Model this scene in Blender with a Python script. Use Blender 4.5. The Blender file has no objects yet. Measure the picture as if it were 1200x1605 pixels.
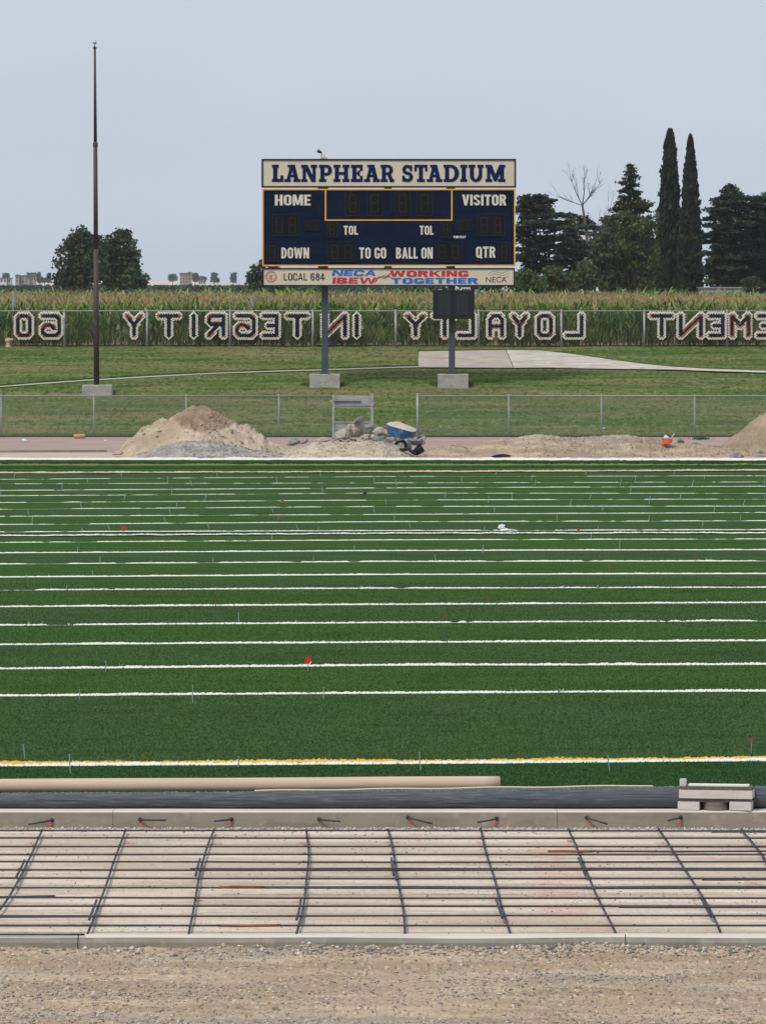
import bpy, math, random
import numpy as np
from mathutils import Vector, noise as mn

random.seed(7)
rng = np.random.default_rng(11)
SC = bpy.context.scene
COL = SC.collection
R = math.radians

# ------------------------------------------------------------------ camera, world, sun, exposure
F = 9140.0; CX = 600.0; HZ = 448.0; CAMH = 5.0
cam_d = bpy.data.cameras.new('camera')
cam_d.sensor_fit = 'VERTICAL'; cam_d.sensor_height = 36.0; cam_d.sensor_width = 36.0
cam_d.lens = F / 1605.0 * 36.0
cam_d.shift_y = -(802.5 - HZ) / 1605.0
cam_d.clip_start = 1.0; cam_d.clip_end = 20000.0
cam = bpy.data.objects.new('camera', cam_d); COL.objects.link(cam)
cam.location = (0, 0, CAMH); cam.rotation_euler = (R(90), 0, 0)
SC.camera = cam

SUN_EL, SUN_AZ = R(52), R(215)      # azimuth clockwise from +Y: behind the camera, to the left
w = bpy.data.worlds.new('World'); SC.world = w; w.use_nodes = True
nt = w.node_tree; nt.nodes.clear()
wo = nt.nodes.new('ShaderNodeOutputWorld'); bg = nt.nodes.new('ShaderNodeBackground')
sky = nt.nodes.new('ShaderNodeTexSky'); sky.sky_type = 'NISHITA'; sky.sun_disc = False
sky.sun_elevation = SUN_EL; sky.sun_rotation = SUN_AZ; sky.dust_density = 3.0
tc = nt.nodes.new('ShaderNodeTexCoord'); nz = nt.nodes.new('ShaderNodeTexNoise')
mp = nt.nodes.new('ShaderNodeMapping'); mp.inputs['Scale'].default_value = (9, 9, 26)
nz.inputs['Scale'].default_value = 1.0; nz.inputs['Detail'].default_value = 3.0
cr = nt.nodes.new('ShaderNodeValToRGB')
cr.color_ramp.elements[0].position = .3; cr.color_ramp.elements[1].position = .72
cr.color_ramp.elements[0].color = (5.40, 6.15, 7.05, 1); cr.color_ramp.elements[1].color = (6.0, 6.60, 7.40, 1)
mx = nt.nodes.new('ShaderNodeMix'); mx.data_type = 'RGBA'; mx.inputs[0].default_value = 0.93
nt.links.new(tc.outputs['Generated'], mp.inputs['Vector']); nt.links.new(mp.outputs[0], nz.inputs['Vector'])
nt.links.new(nz.outputs['Fac'], cr.inputs[0])
nt.links.new(sky.outputs[0], mx.inputs[6]); nt.links.new(cr.outputs[0], mx.inputs[7])
nt.links.new(mx.outputs[2], bg.inputs['Color']); bg.inputs['Strength'].default_value = 0.1
nt.links.new(bg.outputs[0], wo.inputs[0])

sl = bpy.data.lights.new('sun', 'SUN'); sl.energy = 2.3; sl.angle = R(12); sl.color = (1.0, .94, .85)
sun = bpy.data.objects.new('sun', sl); COL.objects.link(sun)
sd = Vector((math.sin(SUN_AZ)*math.cos(SUN_EL), math.cos(SUN_AZ)*math.cos(SUN_EL), math.sin(SUN_EL)))
sun.rotation_euler = sd.to_track_quat('Z', 'Y').to_euler()
sun.location = (0, 0, 60)

vs = SC.view_settings
SC.display_settings.display_device = 'sRGB'
vs.view_transform = 'Standard'; vs.look = 'None'; vs.gamma = 1; vs.use_curve_mapping = False
vs.exposure = 0.08
SC.render.engine = 'CYCLES'

# ------------------------------------------------------------------ helpers
def W(px, py, Y): return Vector(((px - CX) / F * Y, Y, CAMH - (py - HZ) / F * Y))
def GY(py, z=0.0): return F * (CAMH - z) / (py - HZ)
def G(px, py, z=0.0):
    Y = GY(py, z); return Vector(((px - CX) / F * Y, Y, z))

PY = [160, 192.8, 194, 201, 203, 207, 215, 216.5, 217.5, 20000]
PZ = [0.0, 0.0, 0.10, 1.20, 1.47, 1.90, 2.755, 2.80, 2.72, 2.72]
def zlawn(Y): return float(np.interp(Y, PY, PZ))
def T(px, py):
    lo, hi = 190.0, 217.0
    for _ in range(40):
        m = (lo + hi) / 2
        if CAMH - (py - HZ) / F * m > zlawn(m): lo = m
        else: hi = m
    return Vector(((px - CX) / F * lo, lo, zlawn(lo)))

class MB:
    def __init__(s): s.v = []; s.f = []; s.m = []
    def add(s, vs, fs, mi=0):
        o = len(s.v); s.v += [tuple(p) for p in vs]; s.f += [tuple(i + o for i in f) for f in fs]; s.m += [mi] * len(fs)
    def box(s, x0, x1, y0, y1, z0, z1, mi=0):
        s.add([(x0,y0,z0),(x1,y0,z0),(x1,y1,z0),(x0,y1,z0),(x0,y0,z1),(x1,y0,z1),(x1,y1,z1),(x0,y1,z1)],
              [(0,3,2,1),(4,5,6,7),(0,1,5,4),(1,2,6,5),(2,3,7,6),(3,0,4,7)], mi)
    def tube(s, pts, rad, n=8, mi=0, cap=True):
        pts = [Vector(p) for p in pts]
        if not hasattr(rad, '__len__'): rad = [rad] * len(pts)
        vs = []; fs = []
        up = Vector((0, 0, 1))
        for i, p in enumerate(pts):
            d = (pts[min(i+1, len(pts)-1)] - pts[max(i-1, 0)]).normalized()
            a = d.cross(up if abs(d.z) < .95 else Vector((0, 1, 0))).normalized(); b = d.cross(a)
            for k in range(n):
                t = 2*math.pi*k/n
                vs.append(p + (a*math.cos(t) + b*math.sin(t)) * rad[i])
        for i in range(len(pts)-1):
            for k in range(n):
                fs.append((i*n+k, i*n+(k+1)%n, (i+1)*n+(k+1)%n, (i+1)*n+k))
        if cap:
            fs.append(tuple(range(n-1, -1, -1))); fs.append(tuple((len(pts)-1)*n+k for k in range(n)))
        s.add(vs, fs, mi)
    def lathe(s, c, prof, n=16, mi=0, axis='z'):
        vs = []; fs = []
        for (r, h) in prof:
            for k in range(n):
                t = 2*math.pi*k/n
                if axis == 'z': vs.append((c[0]+r*math.cos(t), c[1]+r*math.sin(t), c[2]+h))
                elif axis == 'y': vs.append((c[0]+r*math.cos(t), c[1]+h, c[2]+r*math.sin(t)))
                else: vs.append((c[0]+h, c[1]+r*math.cos(t), c[2]+r*math.sin(t)))
        for i in range(len(prof)-1):
            for k in range(n): fs.append((i*n+k, i*n+(k+1)%n, (i+1)*n+(k+1)%n, (i+1)*n+k))
        s.add(vs, fs, mi)
    def prism(s, poly, y0, y1, mi=0):      # polygon in XZ pulled along Y
        n = len(poly)
        vs = [(p[0], y0, p[1]) for p in poly] + [(p[0], y1, p[1]) for p in poly]
        fs = [tuple(range(n)), tuple(range(2*n-1, n-1, -1))] + [(k, k+n, (k+1)%n+n, (k+1)%n) for k in range(n)]
        s.add(vs, fs, mi)

def props(o, label=None, cat=None, group=None, kind=None):
    if label: o['label'] = label
    if cat: o['category'] = cat
    if group: o['group'] = group
    if kind: o['kind'] = kind
    return o
def link(name, me, mats, parent=None, smooth=False):
    for m in (mats if isinstance(mats, (list, tuple)) else [mats]): me.materials.append(m)
    if smooth: me.polygons.foreach_set('use_smooth', [True] * len(me.polygons))
    o = bpy.data.objects.new(name, me); COL.objects.link(o)
    if parent: o.parent = parent
    return o
def build(name, mb, mats, parent=None, origin=None, smooth=False):
    if origin is None: origin = wloc(parent) if parent else Vector((0, 0, 0))
    origin = Vector(origin)
    me = bpy.data.meshes.new(name)
    me.from_pydata([(v[0]-origin.x, v[1]-origin.y, v[2]-origin.z) for v in mb.v], [], mb.f)
    if any(mb.m): me.polygons.foreach_set('material_index', mb.m)
    me.update()
    o = link(name, me, mats, parent, smooth)
    if not parent: o.location = origin
    else: o.location = origin - wloc(parent)
    return o
def wloc(o):
    v = Vector((0, 0, 0))
    while o: v = v + o.location; o = o.parent
    return v
def thing(name, loc, label, cat, group=None, kind=None):
    o = bpy.data.objects.new(name, None); COL.objects.link(o); o.location = loc; o.empty_display_size = .2
    return props(o, label, cat, group, kind)
def npmesh(name, V, Fq, mats, parent=None, col=None, mi=None, smooth=False, origin=(0, 0, 0)):
    V = np.asarray(V, dtype=np.float32) - np.asarray(origin, dtype=np.float32); Fq = np.asarray(Fq, dtype=np.int32); k = Fq.shape[1]
    me = bpy.data.meshes.new(name)
    me.vertices.add(len(V)); me.vertices.foreach_set('co', V.ravel())
    me.loops.add(Fq.size); me.loops.foreach_set('vertex_index', Fq.ravel())
    me.polygons.add(len(Fq)); me.polygons.foreach_set('loop_start', np.arange(0, Fq.size, k, dtype=np.int32))
    if mi is not None: me.polygons.foreach_set('material_index', np.asarray(mi, dtype=np.int32))
    if col is not None:
        ca = me.color_attributes.new('Col', 'FLOAT_COLOR', 'POINT')
        c = np.ones((len(V), 4), dtype=np.float32); c[:, :3] = col; ca.data.foreach_set('color', c.ravel())
    me.update(calc_edges=True)
    o = link(name, me, mats, parent, smooth)
    if not parent: o.location = origin
    return o
def grid(name, xs, ys, zf, mats, parent=None, col=None, smooth=True, origin=(0,0,0)):
    X, Y = np.meshgrid(xs, ys); Z = zf(X, Y)
    V = np.stack([X.ravel(), Y.ravel(), Z.ravel()], 1)
    nx, ny = len(xs), len(ys)
    i = np.arange(ny-1)[:, None]*nx + np.arange(nx-1)[None, :]
    Fq = np.stack([i, i+1, i+nx+1, i+nx], -1).reshape(-1, 4)
    c = None if col is None else col(V[:, 0], V[:, 1], V[:, 2])
    return npmesh(name, V, Fq, mats, parent, col=c, smooth=smooth, origin=origin)
_tab = rng.random((256, 256)).astype(np.float32)
def vn(x, y):   # value noise 0..1, vectorised
    xi = np.floor(x).astype(int); yi = np.floor(y).astype(int); fx = x-xi; fy = y-yi
    fx = fx*fx*(3-2*fx); fy = fy*fy*(3-2*fy)
    a = _tab[xi % 256, yi % 256]; b = _tab[(xi+1) % 256, yi % 256]; c = _tab[xi % 256, (yi+1) % 256]; d = _tab[(xi+1) % 256, (yi+1) % 256]
    return (a*(1-fx)+b*fx)*(1-fy) + (c*(1-fx)+d*fx)*fy
def fbm(x, y, o=4):
    s = 0; a = .5; t = 0
    for k in range(o): s = s + a*vn(x*2**k+17*k, y*2**k+31*k); t += a; a *= .55
    return s/t
def axis(c0, c1, fine, far, nfar=14):
    a = np.arange(c0, c1+fine*.5, fine)
    g = np.geomspace(fine*2, far, nfar)
    return np.concatenate([(c0-g)[::-1], a, c1+g])

# ------------------------------------------------------------------ materials
def mat(name, base, layers=(), rough=.85, spec=.25, metal=0.0, bump=None, col=False, colmul=None, transl=0.0, coord='P'):
    """layers: (colour, (sx,sy,sz), lo, hi, detail[, fac])  noise masks laid over the base colour"""
    m = bpy.data.materials.new(name); m.use_nodes = True; t = m.node_tree; N = t.nodes; L = t.links
    b = N['Principled BSDF']; b.inputs['Roughness'].default_value = rough; b.inputs['Metallic'].default_value = metal
    b.inputs['Specular IOR Level'].default_value = spec
    if coord == 'P': src = N.new('ShaderNodeNewGeometry').outputs['Position']
    else: src = N.new('ShaderNodeTexCoord').outputs['Object']
    if col:
        a = N.new('ShaderNodeAttribute'); a.attribute_name = 'Col'; cur = a.outputs['Color']
    else:
        c = N.new('ShaderNodeRGB'); c.outputs[0].default_value = (*base, 1); cur = c.outputs[0]
    def noisef(sc, det, rough_=.6):
        mp = N.new('ShaderNodeMapping'); mp.inputs['Scale'].default_value = sc
        n = N.new('ShaderNodeTexNoise'); n.inputs['Scale'].default_value = 1; n.inputs['Detail'].default_value = det
        n.inputs['Roughness'].default_value = rough_
        L.new(src, mp.inputs['Vector']); L.new(mp.outputs[0], n.inputs['Vector']); return n.outputs['Fac']
    for ly in layers:
        lc, sc, lo, hi, det = ly[:5]; fac = ly[5] if len(ly) > 5 else 1.0; mode = ly[6] if len(ly) > 6 else 'MIX'
        mr = N.new('ShaderNodeMapRange'); mr.inputs[1].default_value = lo; mr.inputs[2].default_value = hi
        mr.inputs[3].default_value = 0; mr.inputs[4].default_value = fac
        L.new(noisef(sc, det), mr.inputs[0])
        mxn = N.new('ShaderNodeMix'); mxn.data_type = 'RGBA'; mxn.blend_type = mode
        L.new(mr.outputs[0], mxn.inputs[0]); L.new(cur, mxn.inputs[6]); mxn.inputs[7].default_value = (*lc, 1)
        cur = mxn.outputs[2]
    L.new(cur, b.inputs['Base Color'])
    if bump:
        sc, st, dist = bump
        bp = N.new('ShaderNodeBump'); bp.inputs['Strength'].default_value = st; bp.inputs['Distance'].default_value = dist
        L.new(noisef(sc, 4), bp.inputs['Height']); L.new(bp.outputs[0], b.inputs['Normal'])
    if transl > 0:
        tr = N.new('ShaderNodeBsdfTranslucent'); L.new(cur, tr.inputs['Color'])
        ms = N.new('ShaderNodeMixShader'); ms.inputs[0].default_value = transl
        L.new(b.outputs[0], ms.inputs[1]); L.new(tr.outputs[0], ms.inputs[2])
        L.new(ms.outputs[0], N['Material Output'].inputs[0])
    return m

M = {}
M['dirt'] = mat('dirt', (.35,.255,.17), [((.49,.375,.265),(.5,2.2,1),.42,.62,4,.9), ((.25,.19,.14),(2.2,3.5,1),.55,.72,5,.6), ((.28,.25,.225),(.35,1.2,1),.56,.66,5,.6),
      ((.13,.105,.085),(30,8,1),.54,.64,5,.8), ((.66,.57,.46),(26,8,1),.57,.67,5,.65)], bump=((22,14,1),.8,.03))
M['subbase'] = mat('subbase', (.50,.395,.30), [((.68,.57,.46),(.35,2.2,1),.44,.58,6,.9), ((.38,.285,.205),(.35,4.5,1),.50,.66,6,.6), ((.27,.20,.15),(22,7,1),.58,.70,6,.6), ((.76,.67,.56),(22,8,1),.60,.72,5,.5)],
      bump=((6,14,1),.5,.02))
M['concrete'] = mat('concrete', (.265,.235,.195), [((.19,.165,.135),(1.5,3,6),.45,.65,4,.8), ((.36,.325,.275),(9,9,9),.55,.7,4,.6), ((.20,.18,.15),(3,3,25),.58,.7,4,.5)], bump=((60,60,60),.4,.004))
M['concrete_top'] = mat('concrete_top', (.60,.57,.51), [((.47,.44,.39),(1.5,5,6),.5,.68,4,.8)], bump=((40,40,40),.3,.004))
M['block'] = mat('block_concrete', (.36,.345,.31), [((.27,.255,.23),(2.5,2.5,5),.45,.62,4,.8), ((.47,.45,.41),(9,9,9),.55,.7,4,.6), ((.16,.15,.13),(30,30,30),.62,.72,2,.6)], bump=((40,40,40),.5,.01))
M['turf_base'] = mat('turf_backing', (.02,.022,.02))
def turf(name, c, d, hl):  # darkest fine layer paints the shade between tufts into the colour
    return mat(name, c, [(d,(.25,.8,1),.4,.65,3,.6), (tuple(v*.35 for v in d),(34,3.2,1),.47,.62,6,.8), (hl,(40,3.8,1),.53,.68,6,.75), (tuple(v*.5 for v in d),(.5,.9,1),.50,.70,4,.5), (tuple(v*.55 for v in d),(.35,5.,1),.55,.72,4,.45)],
               rough=1.0, spec=.0)
M['turf_a'] = turf('turf_light_nap', (.052,.112,.028), (.043,.093,.025), (.10,.175,.052))
M['turf_b'] = turf('turf_dark_nap', (.052,.104,.034), (.045,.088,.030), (.105,.165,.066))
M['turf_c'] = turf('turf_deep_nap', (.032,.088,.026), (.026,.072,.022), (.07,.15,.045))
M['white_fibre'] = mat('white_fibre', (.80,.80,.76), [((.5,.53,.42),(3,3,3),.55,.75,3,.5)])
M['yellow_fibre'] = mat('yellow_fibre', (.75,.42,.04), [((.6,.5,.2),(6,3,3),.5,.7,3,.6)])
M['tan_fibre'] = mat('tan_edge', (.58,.50,.33), [((.40,.42,.20),(2,2,2),.45,.7,3,.7)])
M['olive_fibre'] = mat('olive_edge', (.17,.21,.07), [((.08,.12,.04),(2,2,2),.45,.7,3,.7)])
M['green_roll'] = mat('green_fibre', (.022,.060,.014), [((.045,.095,.02),(6,4,4),.5,.7,4,.6)], spec=.0)
M['black_back'] = mat('black_backing', (.010,.010,.010))
M['track'] = mat('track', (.33,.235,.20), [((.44,.32,.27),(.3,1.4,1),.42,.62,4,.8), ((.19,.14,.125),(.5,2.5,1),.52,.7,4,.7), ((.42,.33,.27),(.2,.9,1),.55,.7,4,.5)], bump=((5,5,1),.4,.02))
M['track_dirt'] = mat('track_dirt', (.50,.41,.32), [((.38,.30,.23),(.6,2,1),.45,.65,5,.8), ((.60,.52,.42),(4,3,1),.55,.7,4,.6)], bump=((8,8,1),.5,.03))
M['lawn'] = mat('lawn', (.102,.145,.040), [((.175,.16,.075),(.12,.9,1),.42,.58,6,.75), ((.060,.110,.026),(.10,.55,1),.48,.60,5,.85), ((.23,.175,.105),(.25,1.6,1),.52,.64,6,.65), ((.035,.065,.016),(.3,2.6,1),.56,.68,5,.7),
      ((.03,.055,.014),(7,2.2,1),.50,.64,5,.75), ((.24,.25,.11),(8,2.4,1),.55,.68,5,.55)], rough=1, spec=.0, bump=((10,4,1),.7,.05))
M['lawn_edge'] = mat('lawn_edge', (.05,.09,.025), [((.09,.14,.04),(3,3,3),.45,.65,4,.8)])
M['soil'] = mat('soil', (.10,.085,.055), [((.06,.08,.03),(4,4,4),.45,.6,4,.9)])
M['path'] = mat('path_concrete', (.46,.42,.34), [((.42,.35,.27),(.8,2,1),.5,.65,4,.7)])
M['slab_tan'] = mat('slab_worn', (.38,.33,.29), [((.34,.23,.14),(.6,1.2,1),.50,.62,6,.8), ((.55,.50,.45),(1.5,3,1),.5,.68,4,.6)])
M['slab_pale'] = mat('slab_pale', (.50,.46,.41), [((.34,.22,.14),(.7,2.2,1),.52,.60,6,.8), ((.38,.34,.30),(.9,4,1),.48,.60,6,.7), ((.68,.65,.61),(1.2,5,1),.54,.62,6,.7)])
M['far_field'] = mat('far_field', (.16,.15,.06), [((.22,.14,.09),(.02,.02,1),.4,.6,4,.9)])
M['col_leaf'] = mat('leaf', (.1,.1,.1), [], rough=.7, spec=.1, col=True, transl=.3)
M['col_matte'] = mat('loose_heap', (.1,.1,.1), [((.75,.75,.75),(14,14,14),.48,.68,4,.55,'MULTIPLY'), ((1.25,1.22,1.18),(18,18,18),.52,.70,4,.5,'MULTIPLY')], rough=.95, spec=.1, col=True, bump=((12,12,12),.8,.06))
M['galv'] = mat('galvanised', (.36,.365,.37), [((.25,.26,.27),(4,4,4),.45,.65,3,.7)], rough=.55, metal=.35)
M['wire'] = mat('chain_wire', (.30,.31,.31), rough=.6, metal=.3)
M['rail'] = mat('top_rail', (.29,.30,.30), [((.19,.20,.20),(3,3,3),.45,.65,3,.6)], rough=.5, metal=.3)
M['rebar'] = mat('rebar_steel', (.050,.058,.075), [((.12,.055,.03),(.8,3,3),.60,.72,4,.8), ((.09,.10,.12),(12,12,12),.5,.7,3,.6)], rough=.6, metal=.35)
M['rust'] = mat('rusty_bar', (.20,.085,.035), [((.08,.05,.04),(6,6,6),.5,.65,4,.8)], rough=.8)
M['tan_tube'] = mat('tan_tube', (.58,.44,.345), [((.50,.37,.285),(.8,6,6),.45,.7,4,.7), ((.44,.32,.24),(3,20,20),.62,.74,3,.5)], rough=.7)
M['tan_edge'] = mat('tan_strip', (.72,.60,.42))
M['black_roll'] = mat('black_roll', (.078,.088,.105), [((.15,.16,.18),(5,60,60),.48,.66,4,.7), ((.022,.024,.030),(1.5,90,90),.52,.66,3,.8), ((.24,.24,.24),(90,90,90),.69,.76,2,.6)], rough=.75, bump=((8,60,60),.6,.01))
M['wood_pale'] = mat('weathered_aluminium', (.56,.52,.50), [((.46,.42,.40),(3,20,20),.45,.65,4,.7)], rough=.7)
M['dark_mat'] = mat('dark_matting', (.10,.085,.075), [((.20,.18,.16),(50,50,50),.5,.68,3,.8)])
M['roller'] = mat('roller', (.20,.165,.14), [((.13,.10,.085),(3,3,40),.45,.65,3,.8)], rough=.5)
M['white_board'] = mat('white_board', (.80,.77,.70))
M['steel'] = mat('spike_steel', (.36,.39,.42), rough=.45, metal=.45)
M['dark_steel'] = mat('dark_spike', (.09,.08,.10), rough=.6)
M['red_steel'] = mat('red_spike', (.32,.05,.04), rough=.6)
M['red'] = mat('red_plastic', (.72,.035,.028), rough=.5)
M['white_plastic'] = mat('white_plastic', (.78,.80,.82), [((.55,.60,.66),(20,20,20),.5,.65,3,.6)], rough=.6)
M['orange'] = mat('orange_plastic', (.85,.14,.03), rough=.5)
M['navy'] = mat('navy_paint', (.005,.011,.034), [((.006,.014,.038),(1.2,1,2.5),.42,.66,4,.8), ((.004,.007,.017),(.7,1,4),.50,.70,4,.7)], rough=.85, spec=.04)
M['navy_dark'] = mat('navy_frame', (.012,.014,.035), rough=.5)
M['title_navy'] = mat('title_navy', (.004,.015,.075), rough=.8, spec=.05)
M['cream'] = mat('cream_panel', (.60,.54,.41), [((.52,.47,.36),(1.2,1,2),.45,.65,3,.6), ((.40,.36,.28),(.5,1,9),.62,.76,4,.35)], rough=.6)
M['cream_text'] = mat('cream_lettering', (.62,.59,.48), rough=.6)
M['gold'] = mat('gold_trim', (.72,.37,.055), [((.55,.26,.03),(2,2,2),.5,.7,3,.6)], rough=.5)
M['digit'] = mat('digit_window', (.007,.007,.008), rough=.7, spec=.1)
M['digit_seg'] = mat('digit_louvre', (.0095,.0085,.0085), rough=.5)
M['sp_blue'] = mat('sponsor_blue', (.02,.14,.50), rough=.5)
M['sp_red'] = mat('sponsor_red', (.50,.03,.05), rough=.5)
M['black_text'] = mat('black_lettering', (.02,.02,.025), rough=.5)
M['seal'] = mat('seal_brown', (.42,.18,.13), rough=.6)
M['post_blue'] = mat('painted_post', (.050,.065,.085), [((.07,.085,.11),(3,3,1),.45,.65,3,.7)], rough=.5)
M['pole_brown'] = mat('pole_bronze', (.062,.050,.045), [((.045,.036,.033),(6,6,1.2),.45,.65,4,.8), ((.09,.07,.06),(4,4,2),.6,.75,3,.6)], rough=.55)
M['ball'] = mat('pole_ball', (.45,.46,.47), rough=.35, metal=.4)
M['dark'] = mat('dark_metal', (.03,.03,.035), rough=.5)
M['cup_navy'] = mat('cup_navy', (.013,.018,.045), rough=.5)
M['cup_white'] = mat('cup_white', (.86,.80,.72), rough=.5)
M['cup_orange'] = mat('cup_orange', (.60,.27,.15), [((.28,.06,.04),(9,9,9),.48,.58,2,.85)], rough=.5)
M['bark'] = mat('bark', (.13,.105,.09), [((.08,.065,.055),(2,2,.6),.4,.6,4,.8)])
M['dead_wood'] = mat('dead_wood', (.12,.10,.095))
M['barrow_blue'] = mat('blue_tray', (.030,.13,.32), [((.30,.33,.33),(3,3,6),.50,.64,4,.8), ((.02,.07,.17),(6,6,6),.5,.7,3,.6)], rough=.6)
M['barrow_frame'] = mat('barrow_frame', (.10,.15,.22), [((.3,.29,.27),(8,8,8),.5,.65,3,.7)], rough=.6)
M['mortar'] = mat('dried_mortar', (.52,.44,.37), [((.42,.36,.31),(4,4,4),.45,.65,4,.7)])
M['rubber'] = mat('black_rubber', (.014,.014,.016), rough=.8)
M['rock_pale'] = mat('rubble_pale', (.42,.365,.32), [((.30,.25,.215),(4,4,4),.42,.6,5,.85), ((.55,.50,.46),(5,5,5),.6,.72,4,.7)], bump=((14,14,14),.8,.04))
M['rock_grey'] = mat('rubble_grey', (.26,.265,.255), [((.15,.165,.16),(4,4,4),.42,.6,5,.85), ((.42,.39,.33),(5,5,5),.6,.72,4,.7)], bump=((14,14,14),.8,.04))
M['stone_a'] = mat('stone_tan', (.46,.38,.30), [((.34,.27,.21),(9,9,9),.4,.6,3,.8)])
M['stone_b'] = mat('stone_grey', (.22,.22,.225), [((.12,.12,.13),(9,9,9),.4,.6,3,.8)])
M['clod'] = mat('clod', (.33,.25,.18), [((.25,.18,.125),(9,9,9),.4,.6,3,.8)])
M['stone_c'] = mat('stone_pale', (.60,.55,.48))
M['log'] = mat('tan_log', (.52,.30,.15), [((.40,.2,.1),(6,6,6),.5,.65,3,.7)])
M['sand_hill'] = mat('sand_bank', (.56,.48,.42), [((.46,.38,.32),(.01,.02,.3),.4,.6,5,.8)])
M['far_wall'] = mat('far_wall', (.36,.30,.26)); M['far_roof'] = mat('far_roof', (.17,.12,.11)); M['far_white'] = mat('far_white', (.62,.62,.62)); M['far_dark'] = mat('far_opening', (.07,.06,.06))
M['grey_wall'] = mat('grey_wall', (.30,.31,.33), [((.25,.26,.28),(.3,.3,2),.4,.6,3,.8)])
M['hydrant'] = mat('tan_paint', (.55,.42,.22), [((.42,.28,.14),(12,12,12),.45,.6,3,.8)])
def paint_mat(name, c, lo, hi, sc):
    m = bpy.data.materials.new(name); m.use_nodes = True; t = m.node_tree; N = t.nodes; L = t.links
    b = N['Principled BSDF']; b.inputs['Base Color'].default_value = (*c, 1); b.inputs['Roughness'].default_value = .9
    g = N.new('ShaderNodeNewGeometry'); mp = N.new('ShaderNodeMapping'); mp.inputs['Scale'].default_value = sc
    n = N.new('ShaderNodeTexNoise'); n.inputs['Scale'].default_value = 1; n.inputs['Detail'].default_value = 5
    at = N.new('ShaderNodeAttribute'); at.attribute_name = 'Col'
    mr = N.new('ShaderNodeMapRange'); mr.inputs[1].default_value = lo; mr.inputs[2].default_value = hi
    mu = N.new('ShaderNodeMath'); mu.operation = 'MULTIPLY'
    L.new(g.outputs['Position'], mp.inputs[0]); L.new(mp.outputs[0], n.inputs['Vector']); L.new(n.outputs['Fac'], mr.inputs[0])
    L.new(mr.outputs[0], mu.inputs[0]); L.new(at.outputs['Fac'], mu.inputs[1]); L.new(mu.outputs[0], b.inputs['Alpha'])
    return m
M['spray'] = paint_mat('orange_spray', (.85,.16,.07), .38, .58, (40,14,40))
M['spray_soft'] = paint_mat('orange_overspray', (.80,.20,.11), .46, .70, (6,22,6))
M['yellow_smear'] = paint_mat('yellow_smear', (.75,.45,.04), .40, .62, (30,4,30))

# ------------------------------------------------------------------ far terrain, lawn, track
zc = lambda z: (lambda X, Y: np.full_like(X, z))
props(grid('ground', np.linspace(-400, 400, 9), np.linspace(-60, 192, 13), zc(-.60), M['dirt']), kind='structure')
props(grid('far_field', np.array([-1500, -600, -200, -60, 0, 60, 200, 600, 1500.]), np.array([216.4, 230, 300, 500, 1000, 1600, 2200, 2700.]), zc(2.70), M['far_field']), kind='structure')

def lawn_z(X, Y):
    return np.interp(Y, PY, PZ) + (fbm(X*.35, Y*.5)-.5)*.06*np.clip((Y-193)/2, 0, 1) + (fbm(X*1.7+50, Y*2.2)-.5)*.03
props(grid('lawn', axis(-17, 17, .16, 300), np.arange(192.95, 216.6, .16), lawn_z, M['lawn']), kind='structure')
props(grid('track', axis(-14, 14, .25, 200), np.arange(174.9, 192.96, .25), lambda X, Y: (fbm(X*.5, Y*.6)-.5)*.02 - .005, M['track']), kind='structure')
props(grid('track_verge', axis(-14, 14, .2, 200), np.arange(168.3, 174.95, .15), lambda X, Y: (fbm(X*.9, Y*1.1)-.5)*.05 - .005, M['track_dirt']), kind='structure')
# low concrete edge of the track, left part is bare
kb = MB()
p0 = G(-40, 709.5); p1 = G(168, 708)
kb.add([(p0.x, p0.y, -.02), (p1.x, p1.y, -.02), (p1.x, p1.y, .055), (p0.x, p0.y, .055), (p0.x, p0.y+.15, .055), (p1.x, p1.y+.15, .055), (p1.x, p1.y+.15, -.02), (p0.x, p0.y+.15, -.02)],
       [(0,1,2,3), (3,2,5,4), (4,5,6,7), (1,6,5,2), (0,3,4,7)])
props(build('track_kerb', kb, M['concrete'], origin=p0), kind='structure')

def strip(name, upper, lower, m, dz, parent=None, kind='structure'):
    mb = MB(); n = len(upper)
    U = [T(*p) for p in upper]; Lw = [T(*p) for p in lower]
    vs = [(p.x, p.y, p.z+dz) for p in U] + [(p.x, p.y, p.z+dz) for p in Lw]
    mb.add(vs, [(k+n, k+n+1, k+1, k) for k in range(n-1)])
    return props(build(name, mb, m, parent), kind=kind if not parent else None)
def densify(a, b, n=24):
    xs = np.linspace(max(a[0][0], b[0][0]), min(a[-1][0], b[-1][0]), n)
    ax, ay = zip(*a); bx, by = zip(*b)
    return [(x, float(np.interp(x, ax, ay))) for x in xs], [(x, float(np.interp(x, bx, by))) for x in xs]
up = [(-200,622),(0,606.5),(60,602),(130,597),(250,590),(330,586),(430,582.5),(500,580.5),(560,578.5),(620,576.5),(656,575.5)]
dn = [(x, y+(1.7 if x < 300 else 1.5)) for x, y in up]
strip('footpath', *densify(up, dn, 60), M['path'], .035)
up2 = [(655,552),(700,551),(796,550)]; dn2 = [(655,578),(700,578),(796,578)]
slab = props(build('shot_put_slab', (lambda mb: (mb.add([T(655,578)-Vector((0,0,.02)), T(805,578)-Vector((0,0,.02)), T(793,550)-Vector((0,0,.02)), T(655,552)-Vector((0,0,.02))], [(0,1,2,3)]), mb)[1])(MB()), M['path']), kind='structure')
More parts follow.
